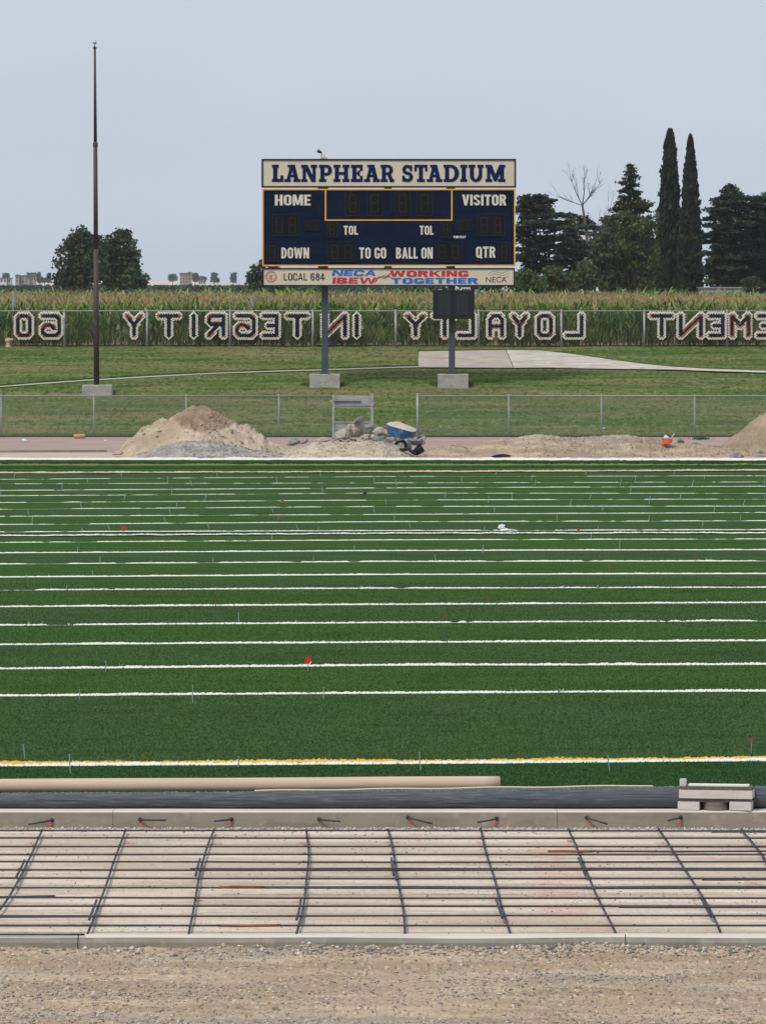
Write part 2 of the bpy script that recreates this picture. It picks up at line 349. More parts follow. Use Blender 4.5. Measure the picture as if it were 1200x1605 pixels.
def quadstrip(name, L, Rr, m, parent, dz=.045, n=10):
    mb = MB(); vs = []
    for k in range(n+1):
        t = k/n
        a = T(L[0][0]+(L[1][0]-L[0][0])*t, L[0][1]+(L[1][1]-L[0][1])*t); b = T(Rr[0][0]+(Rr[1][0]-Rr[0][0])*t, Rr[0][1]+(Rr[1][1]-Rr[0][1])*t)
        vs += [(a.x, a.y, a.z+dz), (b.x, b.y, b.z+dz)]
    mb.add(vs, [(2*k, 2*k+1, 2*k+3, 2*k+2) for k in range(n)])
    return build(name, mb, m, parent)
quadstrip('slab_panel', [(655,577.5),(656,552.5)], [(804.2,578.5),(791.7,550.5)], M['slab_tan'], slab)
mb = MB(); upR = [(792.8,550.5),(845,551),(900,557),(960,566),(1010,572.5),(1050,576.5),(1100,579.5),(1200,583),(1300,588)]
dnR = [(805.4,578.5),(850,578),(950,580),(1010,580.5),(1050,581),(1100,583),(1200,586),(1300,591)]
U = []; D = []
for t in np.linspace(0, 1, 40):
    xu = 792.8+(1300-792.8)*t; xd = 805.4+(1300-805.4)*t
    U.append(T(xu, float(np.interp(xu, *zip(*upR))))); D.append(T(xd, float(np.interp(xd, *zip(*dnR)))))
vs = []
for a, b in zip(U, D):
    for t in (0, .25, .5, .75, 1):
        yy = a.y*(1-t)+b.y*t; vs.append((a.x*(1-t)+b.x*t, yy, zlawn(yy)+.045))
mb.add(vs, [(5*k+j, 5*k+j+1, 5*k+j+6, 5*k+j+5) for k in range(39) for j in range(4)])
build('slab_panel', mb, M['slab_pale'], slab)
def ridge_on(name, pts, h, m, depth=.25):
    mb = MB(); P = [T(*p) for p in pts]; vs = []
    for p in P:
        hh = h*random.uniform(.75, 1.2)
        vs += [(p.x, p.y+.005, p.z-.03), (p.x, p.y+.012, p.z+hh), (p.x, p.y+depth, zlawn(p.y+depth)+.01)]
    mb.add(vs, [f for k in range(len(P)-1) for f in ((3*k, 3*k+3, 3*k+4, 3*k+1), (3*k+1, 3*k+4, 3*k+5, 3*k+2))])
    return props(build(name, mb, m), kind='structure')
eu, _ = densify([(x, y-.2) for x, y in up], [(x, y-.2) for x, y in up], 200)
ridge_on('lawn_edge', eu, .09, M['lawn_edge'])  # grass lip; its darker green carries the shadow line above the path
eu, _ = densify([(x, y-.3) for x, y in upR], [(x, y-.3) for x, y in upR], 120)
ridge_on('lawn_edge', eu, .07, M['lawn_edge'])
eu, _ = densify([(655,551.4),(700,550.6),(793,549.6)], [(655,551.4),(700,550.6),(793,549.6)], 40)
ridge_on('lawn_edge', eu, .06, M['lawn_edge'])
# dark ragged-topped strip along the foot of the near fence
mb = MB(); n = 400
for k in range(n):
    x0 = -26+52*k/n; x1 = x0+52/n
    h = .05+.03*random.random()
    mb.add([(x0, 192.86, -.01), (x1, 192.86, -.01), (x1, 192.89, h), (x0, 192.89, h*random.uniform(.7, 1)), (x0, 193.1, .01), (x1, 193.1, .01)], [(0,1,2,3), (3,2,5,4)])
props(build('fence_foot_strip', mb, M['soil']), kind='stuff')

# ------------------------------------------------------------------ artificial turf
SIDE = 20.0
turf_root = props(grid('artificial_turf', np.array([-60., 60.]), np.array([55.98, 168.4]), zc(-.012), M['turf_base'], smooth=False), kind='structure')
LN = [  # y at x=0, 600, 1200 ; height (m) ; broken
 (1201,1198,1193,.042,0,'w'), (1091.5,1087,1084,.036,0,'w'), (1049,1043.5,1042,.038,0,'w'), (1011,1007.5,1005,.038,0,'w'), (980.5,976.5,973.5,.032,.02,'w'),
 (951.5,948,945,.036,0,'w'), (925.5,922.5,921,.030,.03,'w'), (905,901,899.5,.034,0,'w'), (884.5,880.5,879.5,.030,.03,'w'), (867,863.5,862,.031,0,'w'),
 (850.5,846.5,845,.023,.3,'w'), (840.5,836.8,836,.050,0,'e'), (834,832,830.5,.027,.1,'w'), (822.5,818,816.5,.025,.15,'w'), (809.5,806.5,803.5,.023,.15,'w'),
 (798.5,794,793.5,.022,.35,'w'), (788,784,782.5,.023,.15,'w'), (777.5,773,773.5,.020,.35,'w'), (769,765,762.5,.025,.1,'w'), (758.5,757,755.5,.020,.35,'w'),
 (751.5,747,746,.019,.4,'w')]
def lny(l, px): return float(np.interp(px, [0, 600, 1200], l[:3])) + (0 if 0 <= px <= 1200 else (l[0]-l[1])/600*(0-px) if px < 0 else (l[2]-l[1])/600*(px-1200))
def ridge(name, l3, h, m, broken=0, step=.014, seed=0, depth=.02, dy=0.0, parent=turf_root, sharp=.28, z0=0.0):
    """a standing fuzzy edge of turf fibre, front and back faces, ragged top"""
    Yc = GY(l3[1]); X = np.arange(-.0656*Yc*1.18, .0656*Yc*1.18, step)
    px = X/Yc*F+CX
    py = np.interp(px, [0, 600, 1200], l3); py += np.where(px < 0, (l3[0]-l3[1])/600*(-px), 0) + np.where(px > 1200, (l3[2]-l3[1])/600*(px-1200), 0)
    Y = F*CAMH/(py-HZ) + dy + (fbm(X*.8+seed*3, X*0+seed)-.5)*.10
    wav = .55+.8*fbm(X*2.3+seed*7, X*0+seed*5+3, 5)
    H = h*wav*(1-sharp+2*sharp*rng.random(len(X)))
    H = H*(1.0 if name != 'seam_edge' else float(np.interp(Yc, [70, 110, 160], [.74, .60, .46])))
    if broken > 0:
        g = fbm(X*1.9+seed*13, X*0+seed*2.3, 5); H = H*np.clip((g-(.30+broken*.24))*10, .14, 1)
    n = len(X)
    V = np.concatenate([np.stack([X, Y-depth*.5, X*0+z0-.004], 1), np.stack([X+rng.normal(0, .004, n), Y, H+z0], 1), np.stack([X, Y+depth*.5, X*0+z0-.004], 1)])
    i = np.arange(n-1)
    Fq = np.concatenate([np.stack([i, i+1, i+1+n, i+n], 1), np.stack([i+n, i+1+n, i+1+2*n, i+2*n], 1)])
    return npmesh(name, V, Fq, m, parent)
panel_lines = [(1275,1275,1275)] + [l[:3] for l in LN] + [(742,740.5,738), (728.5,728,727), (720.5,720.5,721)]
seq = ['turf_c','turf_b','turf_a','turf_b','turf_a','turf_b','turf_a','turf_b','turf_a','turf_b','turf_a','turf_a','turf_c','turf_b','turf_a','turf_b','turf_a','turf_b','turf_a','turf_b','turf_a','turf_b','turf_a','green_roll','turf_a','turf_a']
for k in range(len(panel_lines)-1):
    a, b = panel_lines[k], panel_lines[k+1]
    def yy(l, px):
        if px < 0: return l[0]+(l[0]-l[1])/600*(-px)*.25
        if px > 1200: return l[2]+(l[2]-l[1])/600*(px-1200)*.25
        return float(np.interp(px, [0, 600, 1200], l))
    # sample by world X so both edges share X
    Xs = np.linspace(-25, 25, 41); vs = []
    for X in Xs:
        Ya = 56.0 if k == 0 else GY(a[1]); Yb = GY(b[1])
        pa = np.clip(X/Ya*F+CX, -300, 1500); pb = np.clip(X/Yb*F+CX, -300, 1500)
        ya = 56.0 if k == 0 else GY(yy(a, pa)); yb = GY(yy(b, pb))
        vs += [(X, ya+.002, 0), (X, yb-.002, 0)]
    mb = MB(); mb.add(vs, [(2*i, 2*i+2, 2*i+3, 2*i+1) for i in range(len(Xs)-1)])
    build('turf_panel', mb, M[seq[k]], turf_root)
for k, l in enumerate(LN):
    hpx = l[3]
    ridge('seam_edge', l[:3], hpx, M['white_fibre'], l[4], seed=k+1, step=.012 if k < 8 else .02)
    if l[5] == 'e': ridge('seam_shadow_gap', tuple(y+1.4 for y in l[:3]), .028, M['black_back'], seed=k+1, step=.05, sharp=.1, dy=-.02)
ridge('paint_edge', (1197.9,1194.9,1190.1), .030, M['yellow_fibre'], .0, seed=31)
# stacked roll edges at the far end
ridge('roll_edge', (743.2,741.5,739.2), .030, M['black_back'], seed=41, step=.05, sharp=.15)  # black ridge standing in for the shadow under the tan edge
ridge('roll_edge', (742,740.3,738), .045, M['tan_fibre'], seed=42, step=.03, sharp=.2)
ridge('roll_edge', (735,734.5,733), .075, M['green_roll'], seed=43, step=.03, sharp=.15, depth=.3)
ridge('roll_edge', (731.5,731.5,731), .040, M['olive_fibre'], seed=44, step=.03, sharp=.3, z0=.04)
ridge('roll_edge', (729.3,728.8,728), .055, M['black_back'], seed=45, step=.05, sharp=.15)
ridge('roll_edge', (727.6,727,726.4), .085, M['green_roll'], seed=46, step=.03, sharp=.12, depth=.3)
ridge('roll_edge', (722.3,722.6,723.2), .030, M['green_roll'], seed=47, step=.03, sharp=.15, depth=.2)
ridge('white_border', (720.9,721.2,722), .075, M['white_fibre'], seed=48, step=.04, sharp=.08)
# standing fibres of the nearer panels
def seam_Y(l, X):
    Y = np.full_like(X, GY(l[1]))
    for _ in range(3):
        px = X/Y*F+CX; py = np.interp(px, [0, 600, 1200], l[:3]); Y = F*CAMH/(py-HZ)
    return Y
nb = 330000
Yb_ = 56.1+(98-56.1)*rng.random(nb)**1.35; Xb_ = (rng.random(nb)-.5)*2*.0656*Yb_*1.12
pc_ = {'turf_a': [(.066,.140,.034), (.105,.19,.056), (.034,.082,.020)], 'turf_b': [(.068,.130,.044), (.11,.178,.070), (.038,.078,.026)], 'turf_c': [(.044,.096,.034), (.075,.138,.050), (.022,.055,.019)]}
cb_ = np.zeros((nb, 3)); lim = [seam_Y(l, Xb_) for l in LN[:9]]
idx = np.zeros(nb, int)
for q in lim: idx += (Yb_ > q)
for k in range(10):
    mk = idx == k
    if mk.any(): cb_[mk] = np.array(pc_[seq[k]])[rng.choice(3, mk.sum(), p=[.5, .22, .28])]*rng.uniform(.7, 1.3, (mk.sum(), 1))
hb = rng.uniform(.008, .023, nb); wb_ = .0030+.0035*rng.random(nb)*Yb_/60; ab = rng.random(nb)*3.14
dx_ = np.cos(ab)*wb_; dy_ = np.sin(ab)*wb_; lx = rng.normal(0, .014, nb); ly = rng.normal(0, .014, nb)
V = np.stack([np.stack([Xb_-dx_, Yb_-dy_, Xb_*0-.002], 1), np.stack([Xb_+dx_, Yb_+dy_, Xb_*0-.002], 1), np.stack([Xb_+lx, Yb_+ly, hb], 1)], 1).reshape(-1, 3)
props(npmesh('turf_fibre', V, np.arange(nb*3).reshape(-1, 3), M['col_leaf'], turf_root, col=np.repeat(cb_, 3, 0)), kind='stuff')

# ------------------------------------------------------------------ near ground: sub-base, kerbs, dirt
SB = -.165
def sub_z(X, Y): return SB + (fbm(X*1.5, Y*2.5)-.5)*.018 + (fbm(X*.6, Y*7.0)-.5)*.014 + (vn(X*30, Y*14)-.5)*.006
props(grid('sub_base', axis(-4.6, 4.6, .03, 60), np.arange(45.9, 55.60, .05), sub_z, M['subbase']), kind='structure')
def dirt_z(X, Y):
    return -.215 + (fbm(X*.5, Y*1.2)-.5)*.05 + (fbm(X*2.5, Y*5+9)-.5)*.045 + (fbm(X*12, Y*8)-.5)*.030 + np.clip((Y-44.6)/1.2, 0, 1)*.045*fbm(X*1.7+4, Y*.3)
def dirt_xyz(x, y): return float(dirt_z(np.array([x]), np.array([y]))[0])
props(grid('dirt_ground', axis(-3.8, 3.8, .02, 60), np.concatenate([np.linspace(-40, 37, 12), np.arange(38, 45.99, .035)]), dirt_z, M['dirt']), kind='structure')
kerb = props(build('concrete_kerb', (lambda mb: (mb.box(-40, 40, 55.515, 55.88, -.5, -.02), mb)[1])(MB()), M['concrete']), kind='structure')
joints = [-40, -18.6, -14.3, -10.05, -6.80, (178-600)/F*55.6, (872-600)/F*55.6, 5.87, 10.1, 14.3, 18.6, 40]
for a, b in zip(joints[:-1], joints[1:]):
    mb = MB(); n = max(2, int((b-a)/.1)) if abs(a) < 12 else 2; vs = []
    for k in range(n+1):
        x = a+.002+(b-a-.004)*k/n; wv = (mn.noise(Vector((x*1.1, 0, 3)))*.008 if abs(x) < 8 else 0); w2 = (mn.noise(Vector((x*.7, 5, 3)))*.006)
        vs += [(x, 55.50, -.6), (x, 55.50, -.012), (x, 55.506+wv*.2, -.003+wv*.2), (x, 55.525, .001+w2), (x, 55.90, .002+w2), (x, 55.90, -.05)]
    fs = []; mi = []
    mb.v = vs
    for k in range(n):
        for j in range(5): fs.append((6*k+j, 6*k+6+j, 6*k+7+j, 6*k+1+j)); mi.append(0 if j < 1 else 1)
    fs += [(0,1,2,3,4,5), tuple(6*n+j for j in (5,4,3,2,1,0))]; mi += [0, 0]
    mb.f = fs; mb.m = mi
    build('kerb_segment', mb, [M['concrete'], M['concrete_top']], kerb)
fk = props(build('footing_edge', (lambda mb: (mb.box(-40, 40, 45.90, 46.12, -.5, -.16), mb)[1])(MB()), M['concrete']), kind='structure')
jj = [-40, -12, -7.3, (125-600)/F*46.1, (978-600)/F*46.1, 5.1, 9.8, 40]
for a, b in zip(jj[:-1], jj[1:]):
    mb = MB(); n = max(2, int((b-a)/.08)) if abs(a) < 9 else 2; vs = []
    for k in range(n+1):
        x = a+.004+(b-a-.008)*k/n; wv = mn.noise(Vector((x*.8, 1, 9)))*.010
        vs += [(x, 45.86, -.6), (x, 45.86+wv*.5, -.165+wv*.5), (x, 45.885+wv*.5, -.130+wv), (x, 45.95, -.118+wv), (x, 46.14+wv*4, -.125), (x, 46.15, -.5)]
    mb.v = vs; mb.f = [(6*k+j, 6*k+6+j, 6*k+7+j, 6*k+1+j) for k in range(n) for j in range(5)] + [(0,1,2,3,4,5), tuple(6*n+j for j in (5,4,3,2,1,0))]
    mb.m = [0 if j < 2 else 1 for k in range(n) for j in range(5)] + [0, 0]
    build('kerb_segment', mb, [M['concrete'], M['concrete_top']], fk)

# stones
def rock_unit(seed, sub=1):
    import bmesh
    bm = bmesh.new(); bmesh.ops.create_icosphere(bm, subdivisions=sub, radius=1)
    r = random.Random(seed)
    planes = [(Vector((r.gauss(0,1), r.gauss(0,1), r.gauss(0,1))).normalized(), r.uniform(.16, .55)) for _ in range(12)]
    for v in bm.verts:
        p = v.co.copy()
        for nn, d in planes:
            s = p.dot(nn)
            if s > d: p -= nn*(s-d)
        v.co = p*(1+.03*r.uniform(-1, 1))*1.75
    V = np.array([v.co[:] for v in bm.verts]); Fq = np.array([[x.index for x in f.verts] for f in bm.faces]); bm.free()
    return V, Fq
def octa(seed):
    r = np.random.default_rng(seed); V = np.array([(1,0,0),(0,1,0),(-1,0,0),(0,-1,0),(0,0,1),(0,0,-1)], float)*r.uniform(.7, 1.25, (6, 1))+r.normal(0, .18, (6, 3))
    return V, np.array([(0,1,4),(1,2,4),(2,3,4),(3,0,4),(1,0,5),(2,1,5),(3,2,5),(0,3,5)])
UN = [octa(s) for s in range(8)]
UNS = [rock_unit(s+20, 1) for s in range(6)]
def stones(name, P, S, mats, units=UN, parent=None, kind='stuff'):
    Vs = []; Fs = []; mi = []; off = 0
    n = len(P); which = rng.integers(0, len(units), n); ang = rng.random(n)*6.28; mm = rng.choice(len(mats), n, p=[.58, .32, .10][:len(mats)] if len(mats) == 3 else None)
    for u in range(len(units)):
        idx = np.where(which == u)[0]
        if not len(idx): continue
        V, Fq = units[u]; ca = np.cos(ang[idx])[:, None]; sa = np.sin(ang[idx])[:, None]
        sx = S[idx][:, None]*rng.uniform(.8, 1.3, (len(idx), 1)); sy = S[idx][:, None]; sz = S[idx][:, None]*rng.uniform(.55, .9, (len(idx), 1))
        x = V[None, :, 0]*sx; y = V[None, :, 1]*sy; z = V[None, :, 2]*sz
        VV = np.stack([P[idx][:, 0:1]+x*ca-y*sa, P[idx][:, 1:2]+x*sa+y*ca, P[idx][:, 2:3]+z], -1).reshape(-1, 3)
        FF = (Fq[None]+(np.arange(len(idx))*len(V))[:, None, None]+off).reshape(-1, 3)
        Vs.append(VV); Fs.append(FF); mi.append(np.repeat(mm[idx], len(Fq))); off += len(VV)
    return props(npmesh(name, np.concatenate(Vs), np.concatenate(Fs), [M[m] for m in mats], parent, mi=np.concatenate(mi)), kind=kind)
def scatter(n, x0, x1, y0, y1, dens, zf, smin, smax, p=3.0, sink=.3):
    X = rng.uniform(x0, x1, n); Y = rng.uniform(y0, y1, n); keep = rng.random(n) < dens(X, Y); X = X[keep]; Y = Y[keep]
    S = smin+(smax-smin)*rng.random(len(X))**p
    return np.stack([X, Y, zf(X, Y)+S*sink], 1), S
P, S = scatter(52000, -3.9, 3.9, 38.5, 45.85, lambda X, Y: np.clip((fbm(X*.35, Y*1.3+5)-.40)*3.2, .10, 1)+np.where(Y < 41.3, .5, 0), dirt_z, .004, .016)
stones('gravel', P, S, ['stone_a', 'stone_b', 'stone_c'])
P, S = scatter(5200, -3.4, 3.4, 45.15, 45.88, lambda X, Y: np.clip((Y-45.15)*1.2, 0, 1)*np.clip((X+1.6)*.6, .18, 1), dirt_z, .007, .026, 2.0)
stones('gravel', P, S, ['stone_a', 'stone_b', 'stone_c'])
P, S = scatter(4200, -4.3, 4.3, 55.05, 55.49, lambda X, Y: np.clip((Y-55.05)*2.4, 0, 1)**1.5, sub_z, .006, .020, 1.6)
stones('gravel', P, S, ['stone_c', 'stone_a'])
P, S = scatter(9000, -4.0, 4.0, 46.4, 55.1, lambda X, Y: np.clip((fbm(X*.5, Y*1.5+77)-.45)*4, .05, 1), sub_z, .003, .011)
stones('gravel', P, S, ['stone_a', 'stone_b'])

# ------------------------------------------------------------------ rebar mat
ZR = -.105
mat_root = thing('rebar_mat', (0, 50.5, SB), 'tied grid of dark steel bars laid over pale sand in front of the kerb', 'rebar')
rows = [1301, 1313, 1325.6, 1338.4, 1350.6, 1363, 1377, 1392, 1407.5, 1420.5, 1435.5, 1451, 1465.5]
def bar(px0, py0, px1, py1, z, rad, m, name, seg=14, wob=.012):
    a = G(px0, py0, z); b = G(px1, py1, z); pts = []
    s = random.random()*50
    for k in range(seg+1):
        t = k/seg; p = a.lerp(b, t); p.z += mn.noise(Vector((t*4+s, 0, 0)))*wob*.5; p.y += mn.noise(Vector((t*3+s, 7, 0)))*wob*3
        pts.append(p)
    mb = MB(); mb.tube(pts, rad, 7); return build(name, mb, m, mat_root, smooth=True)
for k, y in enumerate(rows):
    dyl = [0, 1, 1, 1, 0, 0, 0, 0, 0, 0, 0, 0, 0][k]; dyr = [3, 1, 4, 2, 1, 2, 0, -1, 0, 0, -1, -1, -1][k]
    x0, x1 = -900, 2100
    if k == 12: x1 = 133
    bar(x0, y+dyl*.5, x1, y+dyr*.6, ZR, .0088, M['rebar'], 'lengthwise_bar', seg=36)
for (x0, x1, y, rus) in [(298, 1500, 1361.5, 0), (344, 1400, 1390.5, 1), (-500, 267, 1436.6, 0), (859, 1700, 1334.5, 1), (1115, 1800, 1304, 0), (1030, 1700, 1326.5, 0), (1099, 1800, 1378.4, 0), (969, 1700, 1421.8, 0), (-500, 87, 1405.6, 0)]:
    bar(x0, y, x1, y, ZR+.006, .0088, M['rebar'], 'lap_bar', seg=20)
    if rus: bar(x0-1, y, x0+70, y, ZR+.009, .0112, M['rust'], 'rusty_end', seg=3)
bar(340, 1450.6, 440, 1450.8, ZR+.001, .0109, M['rust'], 'rusty_end', seg=3)
cross = [((66,1302),(-32,1466)), ((197,1300),(138,1465)), ((337,1300),(300,1465)), ((481,1300),(465,1465)), ((606,1299),(634,1464)), ((750,1298),(798,1463)), ((892,1299),(963,1462)), ((1030,1298),(1127,1460)), ((1161,1300),(1292,1460)), ((1295,1300),(1450,1460)), ((-70,1300),(-190,1465))]
for k, (a, b) in enumerate(cross):
    pts = []
    s = k*9.1
    A = G(a[0], a[1], ZR-.02); B = G(b[0], b[1], ZR-.02)
    A.y = min(A.y, 55.45)
    bow = {0:.05, 1:-.0, 2:-.05, 3:.05, 4:.03, 5:0, 6:-.02, 7:.03}.get(k, 0)
    for j in range(19):
        t = j/18; p = A.lerp(B, t); p.x += mn.noise(Vector((t*2.2+s, 2, 0)))*.035 + bow*math.sin(t*3.14); p.z += mn.noise(Vector((t*6+s, 0, 0)))*.008; pts.append(p)
    mb = MB(); mb.tube(pts, .0100, 7); build('cross_bar', mb, M['rebar'], mat_root, smooth=True)
    i = 7 if k % 2 == 0 else 14
    d = .028
    mb = MB(); mb.tube([p+Vector((-d, 0, .012)) for p in pts[i-1:i+3]], .0105, 7); build('lap_bar', mb, M['rebar'], mat_root, smooth=True)
tw = MB()
for k, (a, b) in enumerate(cross[:9]):
    for y in rows[:12]:
        t = (y-a[1])/(b[1]-a[1]); p = G(a[0]+(b[0]-a[0])*t, y, ZR+.006)
        for q in range(2):
            an = random.random()*6.28; c = math.cos(an)*.022; s_ = math.sin(an)*.02
            tw.tube([p+Vector((-c, -s_, -.006)), p+Vector((0, 0, .012)), p+Vector((c, s_, -.004)), p+Vector((c*1.5, s_*1.5, .012*random.random()))], .0022, 4)
props(build('tie_wire', tw, M['rebar'], mat_root), kind='stuff')

ORD = ['leftmost', 'second', 'third', 'fourth', 'fifth', 'sixth', 'seventh', 'eighth', 'ninth', 'tenth', 'eleventh', 'twelfth', 'thirteenth', 'fourteenth', 'fifteenth', 'sixteenth', 'seventeenth', 'eighteenth', 'nineteenth', 'twentieth', 'twenty-first']
def blob(px, py, rx, ry, plane, val=1.0, seed=0):
    """irregular flat paint mark; plane 'y' = on the kerb face, 'z' = on the sand"""
    n = 18; V = []; C = []
    if plane == 'y': c = W(px, py, 55.494); V.append(c)
    else: c = G(px, py, SB+.012); V.append(c)
    C.append(val)
    for ring, cv in ((.55, val*.9), (1.0, 0.0)):
        for k in range(n):
            t = 2*math.pi*k/n; r = ring*(1+.35*mn.noise(Vector((math.cos(t)*1.3, math.sin(t)*1.3, seed*3.1))))
            if plane == 'y': V.append(c+Vector((math.cos(t)*rx*r, 0, math.sin(t)*ry*r)))
            else: V.append(c+Vector((math.cos(t)*rx*r, math.sin(t)*ry*r, 0)))
            C.append(cv)
    Fq = [(0, 1+k, 1+(k+1)%n) for k in range(n)] + [f for k in range(n) for f in ((1+k, 1+n+k, 1+n+(k+1)%n), (1+k, 1+n+(k+1)%n, 1+(k+1)%n))]
    return np.array([v[:] for v in V]), np.array(Fq), np.array([[x]*3 for x in C])
for k, (hx, hy, tx, ty) in enumerate([(82,1285.5,45,1292), (220,1284.5,260,1285.5), (363,1284,336,1287), (500,1284,533,1287.5), (639,1281,677,1291), (778,1283,748,1289), (919,1281.5,951,1291.5), (1066,1281,1046,1286)]):
    A = W(hx, hy, 55.50); B = W(tx, ty, 55.38)
    d = thing('dowel', A, f'bent dark steel dowel in the kerb face, {ORD[k]} of eight from the left', 'dowel', 'steel dowels in the kerb face')
    mb = MB(); mb.tube([A+Vector((0, .03, 0)), A+Vector((0, -.02, 0)), A.lerp(B, .3)+Vector((0, -.03, 0)), B], [.010, .010, .009, .009], 8); build('shank', mb, M['rebar'], d, smooth=True)
    mb = MB(); mb.lathe((A.x, A.y, A.z), [(.0, -.016), (.019, -.013), (.019, .004), (.0, .004)], 10, axis='y'); build('collar', mb, M['dark'], d)
    sx = 3 if tx > hx else -4
    V, Fq, C = blob(hx+sx, hy+6, .032, .030, 'y', .95, k)
    if k != 3: npmesh('paint_mark', V, Fq, M['spray'], kerb, col=C)
for k, (px, py, rx, ry) in enumerate([(48,1320,.07,.10), (200,1320,.10,.08), (337,1320,.09,.10), (478,1320,.06,.08), (610,1319.5,.07,.09), (622,1319,.03,.06), (752,1319,.05,.08), (894,1317,.05,.1), (152,1405,.05,.06), (312,1410,.06,.07), (464,1411,.05,.06), (619,1411,.04,.06), (772,1410,.04,.06), (934,1409,.05,.08), (1086,1410,.05,.08), (655,1316,.04,.08), (1035,1320,.05,.08)]):
    V, Fq, C = blob(px, py, rx, ry, 'z', .9, k+20); npmesh('paint_mark', V, Fq, M['spray'], bpy.data.objects['sub_base'], col=C)
for k, (px, py, rx, ry) in enumerate([(865,1330,.34,.8), (850,1345,.3,.7), (870,1362,.3,.7), (872,1385,.28,.8), (875,1403,.26,.6), (885,1428,.3,.7), (935,1457,.3,.3), (1180,1385,.1,.5)]):
    V, Fq, C = blob(px, py, rx, ry, 'z', .42, k+50); V[:, 2] += .002*k; npmesh('paint_mark', V, Fq, M['spray_soft'], bpy.data.objects['sub_base'], col=C)

# ------------------------------------------------------------------ tube, black roll, skid
a = G(-300, 1246.5); b = G(783, 1240.5)
mb = MB(); n = 40; pts = []; 
for k in range(n+1):
    t = k/n; p = a.lerp(b, t); pts.append(Vector((p.x, p.y+.07, .074+mn.noise(Vector((t*4, 1, 1)))*.004)))
mb.tube(pts, .071, 20)
e = pts[-1]; mb.tube([e+Vector((-.02, 0, 0)), e+Vector((.002, 0, 0))], .058, 20)
o = build('core_tube', mb, M['tan_tube'], origin=pts[20], smooth=True); props(o, 'long pale tan cardboard core tube lying along the near edge of the turf', 'tube')
mb = MB(); pts = []; rad = []; n = 160
for k in range(n+1):
    X = -9+18*k/n; px = X/56*F+CX
    r = float(np.interp(px, [-300, 0, 400, 700, 1000, 1200, 1600], [.070, .074, .080, .092, .103, .105, .100])) + mn.noise(Vector((X*1.4, 2, 0)))*.004
    pts.append(Vector((X, 55.70+r+mn.noise(Vector((X*.6, 5, 0)))*.012, r+.002))); rad.append(r)
mb.tube(pts, rad, 22)
o = build('backing_roll', mb, M['black_roll'], origin=pts[80], smooth=True); props(o, 'long charcoal roll of turf backing lying behind the concrete kerb', 'roll')
mb = MB(); es = []
for k in range(60):
    px = 400+k*(1020-400)/59; X = (px-600)/F*56.1
    r = float(np.interp(px, [-300, 0, 400, 700, 1000, 1200, 1600], [.070, .074, .080, .092, .103, .105, .100]))
    es.append(Vector((X, 55.70+r+.02, 2*r+.008+.004*math.sin(k*.4))))
mb.tube(es, .0085, 6); build('tan_binding', mb, M['tan_edge'], o)
V = []; 
mb = MB()
for k in range(900):
    X = random.uniform(-4.2, 4.2); px = X/56*F+CX; r = float(np.interp(px, [-300, 0, 400, 700, 1000, 1200, 1600], [.070, .074, .080, .092, .103, .105, .100]))
    th = random.uniform(.9, 2.0); c = Vector((X, 55.70+r-math.cos(th)*r, r+math.sin(th)*r)); nr = Vector((random.uniform(-.7, .7), -math.cos(th), math.sin(th))).normalized()*random.uniform(.008, .018)
    mb.add([c+Vector((-.0015, 0, 0)), c+Vector((.0015, 0, 0)), c+nr], [(0, 1, 2)])
props(build('loose_fibre', mb, M['white_fibre'], o), kind='stuff')

sk = thing('roller_skid', W(1120, 1264, 55.78), 'pale grey metal skid with a roller between two feet by the black roll', 'tool')
th_ = R(-9)
base = Vector((W(1120, 1264, 55.78).x, 55.66, .006))
def skb(name, px0, px1, py0, py1, d0, d1, m, bev=0.004):
    c = (px0+px1)/2; X0 = (px0-1122)/F*55.75; X1 = (px1-1122)/F*55.75; z1 = (1264.5-py0)/F*55.75; z0 = (1264.5-py1)/F*55.75
    mb = MB()
    mb.box(X0+bev, X1-bev, d0, d1, z0, z1); mb.box(X0, X1, d0+bev, d1-bev, z0+bev, z1-bev)
    for i, v in enumerate(mb.v):
        x, y, z = v; mb.v[i] = (base.x+x*math.cos(th_)-y*math.sin(th_), base.y+x*math.sin(th_)+y*math.cos(th_), base.z+z)
    return build(name, mb, M[m], sk)
skb('foot', 1064, 1098, 1252, 1264.5, -.12, .10, 'wood_pale'); skb('foot', 1145, 1179, 1251, 1264.5, -.12, .10, 'wood_pale')
skb('gap_shade', 1066, 1178, 1246.5, 1252, -.10, .10, 'dark_mat')  # dark filler painted as the shade in the gap under the beam
skb('beam', 1066, 1181, 1233.5, 1246.5, -.12, .10, 'wood_pale')
skb('matting', 1068, 1180, 1228.5, 1233.5, -.11, .09, 'dark_mat')
skb('top_board', 1078, 1174, 1226, 1228.5, -.02, .09, 'white_board')
skb('stop_block', 1066, 1076, 1217.5, 1228.5, -.06, .02, 'wood_pale')
mb = MB(); mb.lathe((base.x, base.y, base.z), [(0, .002), (.12, .002), (.12, .075), (0, .075)], 24); build('roller', mb, M['roller'], sk, smooth=False)

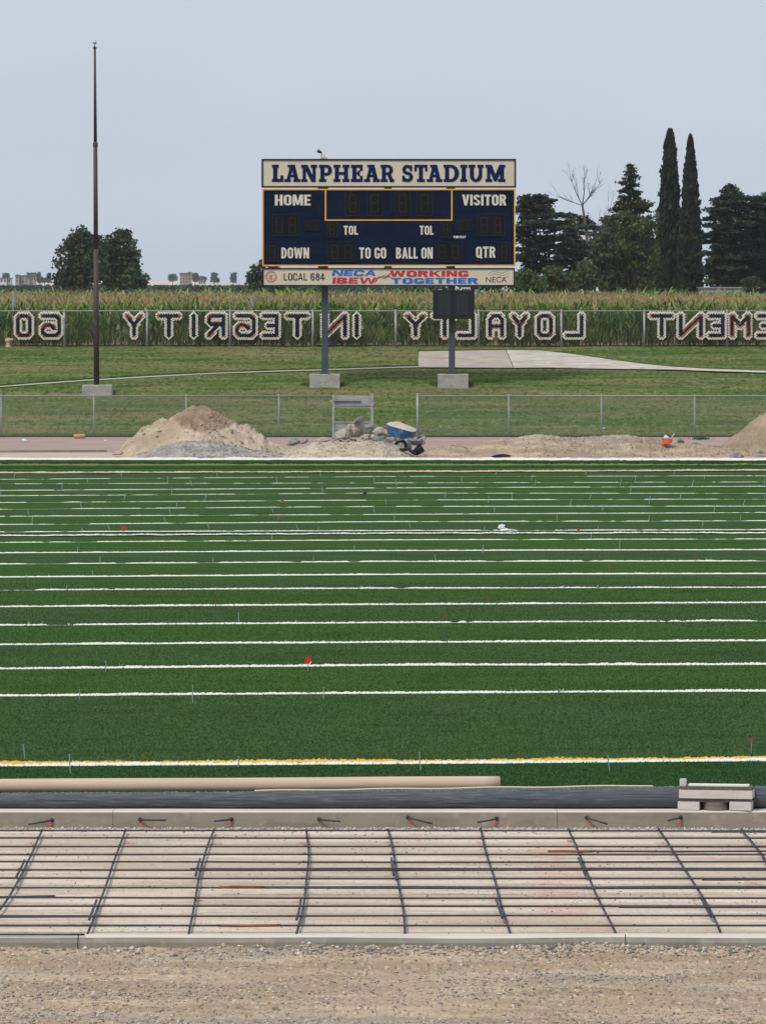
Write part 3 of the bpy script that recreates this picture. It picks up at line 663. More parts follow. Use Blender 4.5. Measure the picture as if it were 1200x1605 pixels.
# ------------------------------------------------------------------ spikes and markers in the turf
SPK = """24 743 22 750;190 741 191 748;137 749 138 757;97 757 98 767;263 747 263 757;340 740 341 747;299 754 301 762;269 764 270 774;433 747 434 756;502 740 502 747;504 763 506 772;586 747 587 756;197 775 194 783;324 775 320 784;126 787 129 796;277 786 277 794;44 799 46 807;264 794 267 803;426 794 428 803;585 793 587 803;51 810 51 820;256 808 260 818;169 822 173 831;325 819 329 829;129 829 129 835;464 822 468 830;499 827 499 833;1 765 2 776;778 737 776 744;918 737 917 744;1057 739 1053 747;834 744 832 752;723 747 724 754;995 747 995 755;1103 744 1103 751;1197 750 1197 760;620 752 622 762;839 753 837 761;973 752 971 761;1086 753 1083 762;1198 774 1197 781;698 771 697 780;803 773 801 782;989 761 987 771;926 773 923 782;1067 773 1064 783;604 782 605 791;766 778 764 789;895 782 892 793;1018 778 1016 790;1167 782 1163 792;774 794 775 803;945 792 943 800;1120 793 1117 802;618 804 618 815;872 808 873 816;1017 808 1016 816;1160 808 1159 816;640 818 644 827;759 826 758 833;937 825 937 833;1101 816 1100 825;971 848 970 862;757 855 756 866;926 837 926 844;681 870 683 880;122 858 122 866;157 873 157 884;334 875 334 882;491 874 492 880;555 856 555 864;426 840 426 846;145 895 146 903;105 918 105 925;374 961 374 977;1107 940 1107 948;166 1037 166 1053;302 1074 302 1102;125 1082 125 1096;507 1078 507 1095;37 1168 40 1189;109 1183 111 1212;374 1186 374 1202;657 1180 659 1208;952 1185 955 1208"""
SPR = "7 825 7 832;939 866 940 876;1089 870 1088 880;955 884 955 898;695 960 695 974;338 941 338 950;762 934 762 943;875 1075 875 1087;700 995 700 1008"
def spike_obj(x0, y0, x1, y1, m, label, group, near, name='steel_spike', cat='spike'):
    Bp = G(x1, y1); Tp = W(x0, y0, Bp.y)
    if near:
        t = thing(name, Bp, label, cat, group); mb = MB(); mb.tube([Bp-Vector((0, 0, .03)), Tp], .0062, 8); build('shaft', mb, m, t)
        mb = MB(); d = (Tp-Bp).normalized(); mb.tube([Tp-d*.001, Tp+d*.005], .013, 10); build('head', mb, m, t)
    else:
        mb = MB(); d = (Tp-Bp).normalized(); mb.tube([Bp-Vector((0, 0, .03)), Tp, Tp+d*.002, Tp+d*.008], [.0075, .0075, .014, .014], 6)
        t = props(build(name, mb, m, origin=Bp), label, cat, group)
    return t
def seam_of(x, y): return min(range(len(LN)), key=lambda k: abs(lny(LN[k], x)-y+3))
SN = ['yellow and white near seam'] + [f'{w_} white seam from the near end' for w_ in ['second', 'third', 'fourth', 'fifth', 'sixth', 'seventh', 'eighth', 'ninth', 'tenth', 'eleventh', 'twelfth', 'thirteenth', 'fourteenth', 'fifteenth', 'sixteenth', 'seventeenth', 'eighteenth', 'nineteenth', 'twentieth', 'farthest']]
by = {}
for s in SPK.split(';'):
    v = tuple(map(float, s.split())); by.setdefault(seam_of((v[0]+v[2])/2, (v[1]+v[3])/2), []).append(v)
for k in sorted(by):
    L_ = sorted(by[k]); 
    for i, v in enumerate(L_):
        pos = ('only grey' if len(L_) == 1 else ('rightmost grey' if i == len(L_)-1 else ORD[i] + (' grey' if i == 0 else ' grey spike from left,')))
        lab = (f'{ORD[i]} grey steel spike from the left by the {SN[k]}' if 0 < i < len(L_)-1 else f'{"only" if len(L_) == 1 else ("leftmost" if i == 0 else "rightmost")} grey steel spike by the {SN[k]}')
        spike_obj(*v, M['steel'], lab, 'grey steel spikes standing in the turf', k < 4)
lr = ['dull red spike at the far left beside the thick white seam', 'dull red spike just left of the reddish one, above the ninth white seam', 'short dull red spike near the right side by the ninth white seam', 'dull red spike right of centre by the eighth white seam', 'reddish spike right of centre by the fifth white seam',
      'short red spike left of centre on the sixth white seam', 'short red spike right of centre on the sixth white seam', 'short dark spike on the second white seam, right side', 'dark spike right of centre on the fourth white seam']
for k, s in enumerate(SPR.split(';')):
    v = tuple(map(float, s.split())); spike_obj(*v, M['dark_steel'] if k >= 7 else M['red_steel'], lr[k], 'coloured spikes standing in the turf', False, 'painted_spike')
def flag(x, ytop, ybot, w_, h_, label, m='red'):
    Bp = G(x, ybot); Tp = W(x+1, ytop, Bp.y); t = thing('marker_flag', Bp, label, 'marker', 'red markers on the turf')
    mb = MB(); mb.tube([Bp-Vector((0, 0, .02)), Tp], .004, 6); build('stake', mb, M['steel'], t)
    s = Bp.y/F; mb = MB(); vs = []
    for i in range(5):
        for j in range(4):
            u = i/4-.5; v_ = j/3-.5; vs.append(Tp+Vector((u*w_*s*(1-.25*abs(v_*2)), .012*math.sin(i*1.9+j), v_*h_*s*(1-.2*abs(u*2))-.0)))
    mb.add(vs, [(i*4+j, (i+1)*4+j, (i+1)*4+j+1, i*4+j+1) for i in range(4) for j in range(3)])
    n0 = len(mb.v); mb.add([Vector(v)+Vector((0, .006, 0)) for v in vs], [(i*4+j+1, (i+1)*4+j+1, (i+1)*4+j, i*4+j) for i in range(4) for j in range(3)])
    build('cloth', mb, M[m], t); return t
f1 = flag(482, 1035.5, 1052, 10, 12, 'bright red marker flag with a pale lower edge by the third white seam')
mb = MB(); Y_ = G(482, 1052).y; mb.tube([W(479, 1041, Y_-.01), W(484, 1042.5, Y_-.01), W(488, 1037, Y_-.01)], .007, 6); build('pale_edge', mb, M['white_fibre'], f1)
flag(1176, 1161, 1181, 4, 7, 'small red marker near the right side above the yellow and white seam')
flag(194, 828, 834, 9, 5, 'flattened red marker flag left of centre by the thick white seam')
flag(905, 830.5, 835, 5, 4, 'tiny red marker right of the white plastic heap on the thirteenth seam')
flag(436, 810, 814, 4, 4, 'tiny red marker left of centre between the fourteenth and fifteenth seams')
flag(441, 785.5, 788, 6, 2.5, 'tiny red marker left of centre on the seventeenth seam')
# crumpled white plastic
t = props(thing('plastic_sheet', G(788, 833), 'crumpled white plastic heap with a bundle on top, lying on a white seam', 'plastic sheet'))
mb = MB(); c = G(790, 833); sx = c.y/F
def crumple(cx, cy, rx, rz, ry, Y, n=14, seed=0, am=.25):
    m_ = MB(); vs = []; fs = []
    for i in range(n):
        th = math.pi*i/(n-1)
        for j in range(n):
            ph = 2*math.pi*j/n; d = Vector((math.sin(th)*math.cos(ph), math.sin(th)*math.sin(ph), math.cos(th)))
            r = 1+am*mn.noise(d*2.6+Vector((seed, 0, 0)))+am*.5*mn.noise(d*6+Vector((seed, 3, 0)))
            vs.append((cx+d.x*rx*r, Y+d.y*ry*r, cy+d.z*rz*r))
    for i in range(n-1):
        for j in range(n): fs.append((i*n+j, i*n+(j+1)%n, (i+1)*n+(j+1)%n, (i+1)*n+j))
    m_.add(vs, fs); return m_
p = W(790, 832, c.y); build('spread_sheet', crumple(p.x, p.z, 17*sx, 2.5*sx, .15, c.y, seed=2, am=.6), M['white_plastic'], t)
p = W(785.5, 826, c.y); build('bundle', crumple(p.x, p.z, 5*sx, 3.6*sx, .05, c.y+.02, seed=5, am=.6), M['white_plastic'], t)
p = W(781, 829.5, c.y); build('dark_fold', crumple(p.x, p.z, 2*sx, 1.5*sx, .03, c.y-.06, seed=8, am=.4), M['dark'], t)
p = G(571.5, 775); props(build('dark_clod', crumple(p.x, .03, .05, .04, .05, p.y, seed=4, am=.5), M['dark'], origin=p), 'small dark clod lying on the turf between the seventeenth and eighteenth seams', 'clod')
# loose fibre tufts on the seams
mb = MB()
for k, l in enumerate(LN[:9]):
    for q in range(5):
        px = random.uniform(0, 1200); g = G(px, lny(l, px)); 
        for j in range(3):
            d = Vector((random.uniform(-.05, .05), 0, random.uniform(.035, .075))); mb.add([g+Vector((-.004, 0, 0)), g+Vector((.004, 0, 0)), g+d], [(0, 1, 2)])
props(build('loose_tuft', mb, M['white_fibre'], turf_root), kind='stuff')
for (px, py, rx, ry) in [(175, 1196.5, .22, .35), (480, 1194.5, .3, .3), (880, 1190, .3, .3), (265, 1197, .15, .3), (1190, 1189.5, .2, .3)]:
    V, Fq, C = blob(px, py, rx, ry, 'z', .95, px); V[:, 2] = .010; V[:, 1] += 0; g = G(px, py, 0); V[:, 0] += g.x-V[0, 0]; V[:, 1] += g.y-V[0, 1]
    npmesh('paint_mark', V, Fq, M['yellow_smear'], turf_root, col=C)

# ------------------------------------------------------------------ heaps beyond the turf
def heap(name, sil, Y0, slope, colf, label, cat, step=.045, rough=.05, seed=0, back=1.0):
    xs_px = [p[0] for p in sil]; hs = [max(0, CAMH-(p[1]-HZ)/F*Y0) for p in sil]
    x0 = (xs_px[0]-CX)/F*Y0; x1 = (xs_px[-1]-CX)/F*Y0
    X = np.arange(x0-.1, x1+.1, step); hx = np.interp(X/Y0*F+CX, xs_px, hs, left=0, right=0)
    hx = np.maximum(0, hx+(fbm(X*3.1+seed, X*0+seed)-.5)*rough*1.4*np.clip(hx*4, 0, 1))
    D = hs and max(max(hs)/slope, .3)
    Ys = np.arange(Y0-D*1.15, Y0+D*1.15*back, step)
    XX, YY = np.meshgrid(X, Ys); HH = np.interp(XX, X, hx)
    d = np.abs(YY-Y0)+(fbm(XX*1.1+seed*3, YY*1.1)-.5)*.35
    Z = HH-np.maximum(0, np.sqrt(d*d+.02)-.12)*slope*(.85+.3*fbm(XX*.7+seed, YY*.7))
    Z += (fbm(XX*3.2+seed*5, YY*3.2, 5)-.5)*rough*2.0*np.clip(Z*5, 0, 1) + (vn(XX*15, YY*15)-.5)*rough*.5
    Z = np.maximum(Z, -.03)
    V = np.stack([XX.ravel(), YY.ravel(), Z.ravel()], 1); nx, ny = len(X), len(Ys)
    i = np.arange(ny-1)[:, None]*nx+np.arange(nx-1)[None]; Fq = np.stack([i, i+1, i+nx+1, i+nx], -1).reshape(-1, 4)
    o = npmesh(name, V, Fq, M['col_matte'], col=colf(V[:, 0], V[:, 1], V[:, 2], seed), smooth=True, origin=((x0+x1)/2, Y0, 0))
    props(o, label, cat)
    def zf(x, y):
        ix = np.clip(((x-X[0])/step).astype(int), 0, nx-1); iy = np.clip(((y-Ys[0])/step).astype(int), 0, ny-1); return Z[iy, ix]
    return o, zf, (X[0], X[-1], Ys[0], Ys[-1])
def lerpc(a, b, t): t = np.clip(t, 0, 1)[:, None]; return np.array(a)[None]*(1-t)+np.array(b)[None]*t
def c_sand(x, y, z, s):
    c = lerpc((.40,.315,.235), (.56,.455,.35), (fbm(x*1.6+s, y*1.6+z*2)-.35)*3)
    e = ((x-(322-CX)/F*172.3)/1.0)**2+((z-1.12)/.40)**2+(fbm(x*3, z*3+y)-.5)*.9
    t = np.clip((1.05-e)*5, 0, 1)[:, None]; br = lerpc((.235,.165,.115), (.34,.25,.18), (fbm(x*6, z*6+y*3)-.35)*3)
    c = c*(1-t)+br*t
    l = np.clip(((285-CX)/F*172.3-x)*1.5, 0, 1)[:, None]*np.clip((fbm(x*5, y*5+z*4)-.42)*5, 0, 1)[:, None]*.6
    return c*(1-l)+np.array((.34,.27,.19))[None]*l
def c_gravel(x, y, z, s): return lerpc((.26,.25,.235), (.42,.38,.32), (fbm(x*3+s, y*3+z*5)-.35)*3)*(.75+.5*vn(x*28, y*28+z*20))[:, None]
def c_pea(x, y, z, s): return lerpc((.40,.33,.25), (.55,.475,.37), (fbm(x*2+s, y*2+z*5)-.35)*3)*(.72+.52*vn(x*26, y*26+z*19))[:, None]
def c_dirt(x, y, z, s):
    c = lerpc((.32,.24,.165), (.48,.375,.27), (fbm(x*1.4+s, y*2+z*6)-.35)*3)*(.78+.4*vn(x*24, y*24+z*19))[:, None]
    t = (np.clip((fbm(x*.9+s, y*2+z*7)-.58)*8, 0, .7))[:, None]; return c*(1-t)+np.array((.27,.255,.24))[None]*t
H1 = heap('sand_heap', [(172,716),(184,708),(200,690),(222,668),(258,657),(276,648),(292,638),(312,635.5),(333,639),(355,653),(372,662),(392,668),(410,681),(425,693),(446,704),(470,714)], 172.6, .62, c_sand,
     'large pale sand heap capped with browner soil beyond the turf, left', 'sand heap', rough=.13, seed=3)
H2 = heap('gravel_heap', [(196,718),(230,707),(262,697),(290,691),(325,690),(360,697),(400,705),(440,710),(470,717)], 170.4, .45, c_gravel, 'low grey gravel heap lying against the front of the large sand heap', 'gravel heap', rough=.03, seed=5)
H3 = heap('pea_gravel_heap', [(425,712),(450,703),(478,699),(495,692),(522,691),(545,693),(575,691),(600,693),(618,698),(638,704),(655,712),(668,718)], 170.8, .42, c_pea, 'fine tan pea gravel heap in front of the concrete rubble', 'gravel heap', rough=.03, seed=9)
H4 = heap('dirt_ridge', [(640,717),(662,707),(690,700),(712,697),(738,700),(765,691),(800,688),(822,683),(845,681),(870,684),(905,685),(935,684),(960,681),(985,681),(1008,685),(1035,692),(1060,696),(1090,697),(1125,698),(1150,702),(1180,708),(1215,714)], 171.0, .45, c_dirt,
     'long low ridge of tan dirt and gravel right of the wheelbarrow', 'dirt ridge', rough=.045, seed=13)
H5 = heap('dirt_heap', [(1105,714),(1125,700),(1145,684),(1168,668),(1185,655),(1200,643),(1235,618),(1290,600),(1340,600),(1400,640),(1480,716)], 173.2, .70, lambda x, y, z, s: lerpc((.29,.22,.155), (.40,.315,.235), (fbm(x*1.5+s, y*1.5+z*2)-.35)*3)*(.8+.35*vn(x*20, y*20+z*19))[:, None],
     'big brown dirt heap cut off by the right edge', 'dirt heap', rough=.05, seed=21)
for (o, zf, bb), nst, mats_ in ((H1, 1500, ['stone_a','stone_b','stone_c']), (H2, 2200, ['stone_b','stone_a','stone_c']), (H3, 3500, ['stone_a','stone_c','stone_b']), (H4, 5000, ['stone_a','stone_b','stone_c']), (H5, 1800, ['stone_a','stone_b','stone_c'])):
    X = rng.uniform(bb[0], bb[1], nst*2); Y = rng.uniform(bb[2], (bb[2]+bb[3])/2+.1, nst*2); Z = zf(X, Y); k = Z > .01; X, Y, Z = X[k][:nst], Y[k][:nst], Z[k][:nst]
    S = .010+.022*rng.random(len(X))**3; P = np.stack([X, Y, Z+S*.2], 1)-np.array(o.location)[None]
    stones('loose_stones', P, S, mats_, parent=o)

X = rng.uniform(H1[2][0]+.3, H1[2][1]-.3, 400); Y = rng.uniform(H1[2][2]+.2, 172.6, 400); Z = H1[1](X, Y); k = (Z > .15) & (fbm(X*1.3+3, Y*1.3) > .46); X, Y, Z = X[k], Y[k], Z[k]
S = .03+.05*rng.random(len(X))**2; stones('clods', np.stack([X, Y, Z], 1)-np.array(H1[0].location)[None], S, ['clod', 'stone_a'], units=UNS, parent=H1[0])
# rubble
def rubble(px, py, wpx, hpx, Y, m, label, seed, tilt=(0, 0), pts=None):
    V, Fq = rock_unit(seed, 3); c = W(px, py, Y); s = Y/F
    V = V*np.array([wpx*s*.80, min(wpx, hpx)*s*.75, hpx*s*.80])[None]
    a = R(tilt[0]); x = V[:, 0]*math.cos(a)-V[:, 2]*math.sin(a); z = V[:, 0]*math.sin(a)+V[:, 2]*math.cos(a); V = np.stack([x, V[:, 1], z], 1)
    o = npmesh('concrete_rubble', V, Fq, M[m]); o.location = c
    return props(o, label, 'rubble', 'broken concrete pieces')
def chunk(poly, Y, m, label, depth=.35, seed=0):
    """angular broken piece: convex hull of an outline given thickness, with extra facets on its front"""
    import bmesh
    r = random.Random(seed); cx_ = sum(p[0] for p in poly)/len(poly); cy = sum(p[1] for p in poly)/len(poly); c = W(cx_, cy, Y); bm = bmesh.new()
    for (x, y) in poly:
        for f, d in ((1.0, r.uniform(-.25, .25)*depth), (r.uniform(.72, .9), -depth*.5*r.uniform(.6, 1)), (.8, depth*.5)):
            p = W(cx_+(x-cx_)*f, cy+(y-cy)*f, Y)-c; bm.verts.new((p.x, d, p.z))
    for _ in range(4):
        q = r.choice(poly); f = r.uniform(.1, .6); p = W(cx_+(q[0]-cx_)*f, cy+(q[1]-cy)*f, Y)-c; bm.verts.new((p.x, -depth*r.uniform(.5, .75), p.z))
    res = bmesh.ops.convex_hull(bm, input=bm.verts); bmesh.ops.delete(bm, geom=[g for g in res['geom_interior'] if isinstance(g, bmesh.types.BMVert)], context='VERTS')
    bmesh.ops.subdivide_edges(bm, edges=bm.edges, cuts=2, use_grid_fill=True)
    for v in bm.verts: v.co += Vector((mn.noise(v.co*9+Vector((seed, 0, 0))), mn.noise(v.co*9+Vector((seed, 7, 0))), mn.noise(v.co*9+Vector((seed, 0, 7)))))*.035
    bmesh.ops.triangulate(bm, faces=bm.faces)
    me = bpy.data.meshes.new('concrete_rubble'); bm.to_mesh(me); bm.free(); o = link('concrete_rubble', me, M[m]); o.location = c
    return props(o, label, 'rubble', 'broken concrete pieces')
CH = [([(522,684),(527,676),(534,672),(542,672),(548,677),(550,685),(546,689),(526,689)],171.6,'rock_pale','rounded pinkish white concrete chunk at the left of the rubble'),
 ([(549,668),(556,661),(563,655),(568,656),(569,668),(570,678),(562,685),(554,682),(550,675)],171.8,'rock_pale','tall upright pale brown concrete wedge in the middle of the rubble'),
 ([(553,662),(559,655),(566,651.5),(570,653),(570,658),(561,660),(555,664)],171.6,'rock_grey','flat grey slab tip leaning on top of the tall wedge'),
 ([(541,671),(545,665),(551,664),(553,672),(548,677),(543,677)],172.3,'rock_pale','small pale chunk behind the left side of the tall wedge'),
 ([(569,668),(576,664),(585,663),(592,668),(590,677),(578,681),(570,677)],172.4,'rock_grey','mottled grey rubble chunk just right of the tall wedge'),
 ([(583,677),(590,670),(598,669),(605,674),(607,681),(600,686),(587,685)],171.9,'rock_pale','long pale-topped rubble chunk left of the wheelbarrow tray'),
 ([(582,686),(590,683),(603,684),(609,690),(605,697),(592,697),(584,692)],171.6,'rock_grey','blue grey rubble lump low in front of the long chunk'),
 ([(566,684),(572,680),(578,682),(579,690),(570,691)],171.5,'rock_pale','small tan rubble piece at the foot of the tall wedge'),
 ([(603,690),(610,687),(615,692),(613,699),(605,698)],171.5,'rock_grey','grey rubble lump beside the wheelbarrow leg'),
 ([(637,690),(644,685),(655,685),(664,690),(662,697),(648,698),(638,696)],172.0,'rock_grey','grey rubble heaped behind the black bucket, right of the wheelbarrow'),
 ([(628,697),(636,693),(645,696),(643,703),(632,704)],171.3,'rock_pale','pale rubble piece under the wheelbarrow handles'),
 ([(449,697),(455,689),(463,687),(471,690),(470,695),(458,699)],171.3,'rock_grey','dark flat concrete chunk lying left of the pea gravel'),
 ([(468,696),(474,690),(482,688),(484,691),(476,696)],171.2,'rock_grey','small dark sliver beside the dark flat chunk'),
 ([(494,690),(503,685),(516,686),(520,690),(508,694),(496,694)],171.6,'rock_pale','low flat tan slab between the dark chunk and the rubble'),
 ([(1059,694),(1061,688),(1066,686),(1071,690),(1071,695)],171.8,'rock_grey','small rounded grey lump right of the orange tub'),
 ([(1080,703),(1083,695),(1090,693),(1098,697),(1096,703)],171.3,'rock_grey','dark lump on the dirt ridge at right'),
 ([(1108,712),(1110,705),(1117,702),(1122,706),(1122,712)],170.7,'rock_grey','rounded grey lump low on the ridge at right'),
 ([(1141,718),(1146,712),(1155,709),(1164,714),(1165,718)],170.0,'rock_grey','grey lump by the white border in front of the big dirt heap'),
 ([(1186,710),(1189,705),(1194,706),(1195,710)],170.6,'rock_grey','dark chip at the right edge below the big dirt heap'),
 ([(176,712),(181,707),(190,706),(196,710),(190,713)],171.0,'rock_pale','pale clod at the left foot of the sand heap')]
for k, (poly, Yq, m_, lb) in enumerate(CH): chunk(poly, Yq, m_, lb, depth=(max(p[0] for p in poly)-min(p[0] for p in poly))*.012, seed=k+3)
mb = MB()
for k in range(150):
    px = random.uniform(518, 665); py = random.uniform(684, 706) if px > 560 else random.uniform(686, 698); Yq = random.uniform(171.2, 172.0); c = W(px, py, Yq)
    V_, F_ = UNS[k % 6]; q = random.choice((.03, .04, .055, .08)); mb.add([(c.x+v[0]*q, c.y+v[1]*q, c.z+v[2]*q*.8) for v in V_], [tuple(f) for f in F_], k % 2)
props(build('rubble_fragments', mb, [M['rock_pale'], M['rock_grey']]), kind='stuff')
# wheelbarrow
YB = 171.0
wb = thing('wheelbarrow', W(632, 712, YB), 'blue mortar-stained wheelbarrow full of dried mix, standing in the rubble', 'wheelbarrow')
def pw(px, py, dy=0.0): return W(px, py, YB)+Vector((0, dy, 0))
rim = [pw(603,664,.05), pw(612,668,-.18), pw(632,673.5,-.28), pw(645,677,-.26), pw(653,676,-.05), pw(653.5,672,.18), pw(643,668,.30), pw(624,662.5,.30), pw(610,661.5,.22)]
bot = [pw(609,680,.02), pw(613,683,-.10), pw(625,687.5,-.14), pw(636,688,-.12), pw(645,686,-.02), pw(645,683,.10), pw(636,681,.15), pw(622,678,.15), pw(612,677,.1)]
mb = MB(); n = len(rim); inner = [r_.lerp(sum(rim, Vector())/n, .05)-Vector((0, 0, .006)) for r_ in rim]
mb.add(rim+bot+inner, [(k, (k+1)%n, n+(k+1)%n, n+k) for k in range(n)]+[tuple(n+k for k in range(n))]+[(k, 2*n+k, 2*n+(k+1)%n, (k+1)%n) for k in range(n)])
build('tray', mb, M['barrow_blue'], wb)
mb = MB(); mb.tube(rim+[rim[0]], .010, 6); build('tray_rim', mb, M['barrow_frame'], wb, smooth=True)
mb = MB(); pk = pw(624,663,.0)+Vector((0, 0, .05)); pk2 = pw(634,669,-.05)+Vector((0, 0, .05)); cen = [pk, pk2]
vs = inner+cen; fs = []
for k in range(n):
    a, b = k, (k+1) % n
    ca = n if a in (0, 1, 7, 8) else n+1; cb = n if b in (0, 1, 7, 8) else n+1
    fs.append((a, b, cb) if ca == cb else (a, b, cb, ca))
mb.add(vs, fs); build('dried_mix', mb, M['mortar'], wb)
for dy in (-.17, .17):
    mb = MB(); mb.tube([pw(612,691,dy*.5), pw(626,690,dy), pw(640,686,dy), pw(655,684,dy), pw(671,680.5,dy*1.1)], .014, 8); build('handle', mb, M['barrow_frame'], wb, smooth=True)
    mb = MB(); mb.tube([pw(640,686,dy), pw(642,694,dy*1.1), pw(646,702,dy*1.1)], .011, 6); build('leg', mb, M['barrow_frame'], wb)
mb = MB(); mb.tube([pw(612,691,-.1), pw(609,698,-.08), pw(614,700,.0), pw(621,692,.05)], .010, 6); build('front_brace', mb, M['barrow_frame'], wb)
wc = pw(628, 698, 0)
wh = build('wheel', (lambda m_: (m_.lathe((wc.x, wc.y, wc.z), [(.10,-.05),(.15,-.05),(.175,-.03),(.185,0),(.175,.03),(.15,.05),(.10,.05)], 20, axis='y'), m_)[1])(MB()), M['rubber'], wb, smooth=True)
build('hub', (lambda m_: (m_.lathe((wc.x, wc.y, wc.z), [(0,-.055),(.04,-.055),(.045,-.03),(.10,-.03),(.10,.03),(0,.03)], 16, axis='y'), m_)[1])(MB()), M['mortar'], wb)
# bucket with a dark sleeve
bk = thing('black_bucket', W(655, 714, 170.4), 'black rubber bucket tipped over with a dark sleeve trailing left, right of the wheelbarrow', 'bucket')
c = W(655, 706, 170.4); ax = Vector((.75, -.25, .6)).normalized()
mb = MB(); mb.tube([c-ax*.12, c+ax*.02, c+ax*.13], [.10, .125, .14], 16, cap=False); mb.tube([c-ax*.12, c-ax*.115], [.10, .10], 16); mb.tube([c+ax*.10, c+ax*.105], [.13, .13], 16); build('bucket_body', mb, M['rubber'], bk, smooth=True)
mb = MB(); pts = [W(626,704,170.45), W(633,705,170.4), W(640,704,170.35), W(646,708,170.3), W(652,711,170.3)]; mb.tube(pts, [.03, .05, .045, .055, .07], 10); build('dark_sleeve', mb, M['rubber'], bk, smooth=True)

# orange tub, log, trash
tb = thing('orange_tub', W(1044.5, 695, 170.6), 'bright orange tub with a crumpled white bag in it, on the dirt ridge', 'tub')
s = 170.6/F; c = W(1044.5, 695, 170.6)
mb = MB(); mb.lathe((c.x, c.y, c.z), [(0,0),(7.6*s,0),(8.6*s,6.5*s),(9.2*s,7.2*s),(8.4*s,7.2*s),(7.4*s,1*s),(0,1*s)], 20); build('tub_wall', mb, M['orange'], tb)
p = W(1043, 685.5, 170.6); o = build('plastic_bag', crumple(p.x, p.z, 3.4*s, 3*s, .05, 170.6, seed=9, am=.5), M['white_plastic'], origin=p); props(o, 'crumpled white bag sitting in the orange tub', 'bag')
mb = MB(); mb.tube([W(1049, 690, 170.6), W(1056, 679.5, 170.55)], .016, 6); props(build('wooden_stick', mb, M['stone_c'], origin=W(1049, 690, 170.6)), 'short pale stick leaning out of the orange tub', 'stick')
p = G(125, 687.5); s = p.y/F
mb = MB(); mb.tube([(p.x-8*s, p.y+.03, 3.6*s), (p.x-3*s, p.y, 3.8*s), (p.x+8.5*s, p.y-.02, 4*s)], [3.4*s, 3.6*s, 3.7*s], 14); o = build('cardboard_roll', mb, M['log'], origin=p, smooth=True); props(o, 'short orange brown cardboard roll lying by the fence, left', 'roll')
mb = MB(); mb.tube([(p.x-8.2*s, p.y+.03, 3.6*s), (p.x-8.05*s, p.y+.03, 3.6*s)], 2.6*s, 12); build('open_end', mb, M['dark'], o)
p = G(38, 692); props(build('paper_scrap', crumple(p.x, .04, .09, .05, .06, p.y, seed=12, am=.6), M['white_plastic'], origin=p), 'crumpled white paper scrap on the brown track, far left', 'paper')
p = G(166, 691.5); props(build('paper_scrap', crumple(p.x, .02, .04, .025, .04, p.y, seed=14, am=.6), M['white_plastic'], origin=p), 'tiny white paper scrap on the track right of the cardboard roll', 'paper')
p = T(946, 672); props(build('paper_scrap', crumple(p.x, p.z+.02, .05, .02, .04, p.y, seed=15, am=.6), M['white_plastic'], origin=p), 'tiny white scrap on the grass just behind the near fence', 'paper')
mb = MB()
for k in range(220):
    p = G(random.gauss(1098, 7), 688.5+random.uniform(-1, 1.2)); a = random.random()*6.28; h = random.uniform(.05, .13); d = Vector((math.cos(a), math.sin(a), 0))
    mb.add([p-d*.012, p+d*.012, p+Vector((random.gauss(0, .05), random.gauss(0, .04), h))], [(0, 1, 2)])
o = build('weeds', mb, M['lawn_edge'], origin=G(1098, 688)); props(o, kind='stuff')
# black flap by the border
p = G(787, 717); mb = MB(); vs = []
for k in range(13):
    t = k/12; x = p.x-.42+.84*t; h = .10*math.sin(math.pi*t); vs += [(x, p.y-.02, .0), (x, p.y-.02, h), (x, p.y+.4, h*.6)]
mb.add(vs, [f for k in range(12) for f in ((3*k, 3*k+3, 3*k+4, 3*k+1), (3*k+1, 3*k+4, 3*k+5, 3*k+2))]); props(build('black_flap', mb, M['rubber'], origin=p), 'low black plastic flap poking out of the dirt ridge by the white border', 'plastic sheet')

# ------------------------------------------------------------------ fences
def diag_wires(x0, x1, z0f, z1f, Y, pitch=.057, r=.0016, dense=1):
    """both families of chain link wires as thin prisms, clipped to the panel"""
    V = []; Fq = []
    H_ = z1f(x0)-z0f(x0)
    xs = np.arange(x0-H_, x1, pitch)
    def add(a, b):
        o = len(V); d = r
        for p in (a, b): V.extend([(p[0]-d, p[1], p[2]), (p[0]+d, p[1], p[2]), (p[0], p[1]-d, p[2]+d*.5)])
        Fq.extend([(o, o+1, o+4, o+3), (o+1, o+2, o+5, o+4), (o+2, o, o+3, o+5)])
    for x in xs:
        za, zb = z0f(x), z1f(x); 
        xa, xb = x, x+H_
        ta = max(0, (x0-xa)/H_); tb_ = min(1, (x1-xa)/H_)
        if tb_ > ta:
            add((xa+H_*ta, Y, za+(zb-za)*ta), (xa+H_*tb_, Y, za+(zb-za)*tb_))
            add((x0+x1-(xa+H_*ta), Y-.003, za+(zb-za)*ta), (x0+x1-(xa+H_*tb_), Y-.003, za+(zb-za)*tb_))
    return np.array(V), np.array(Fq)
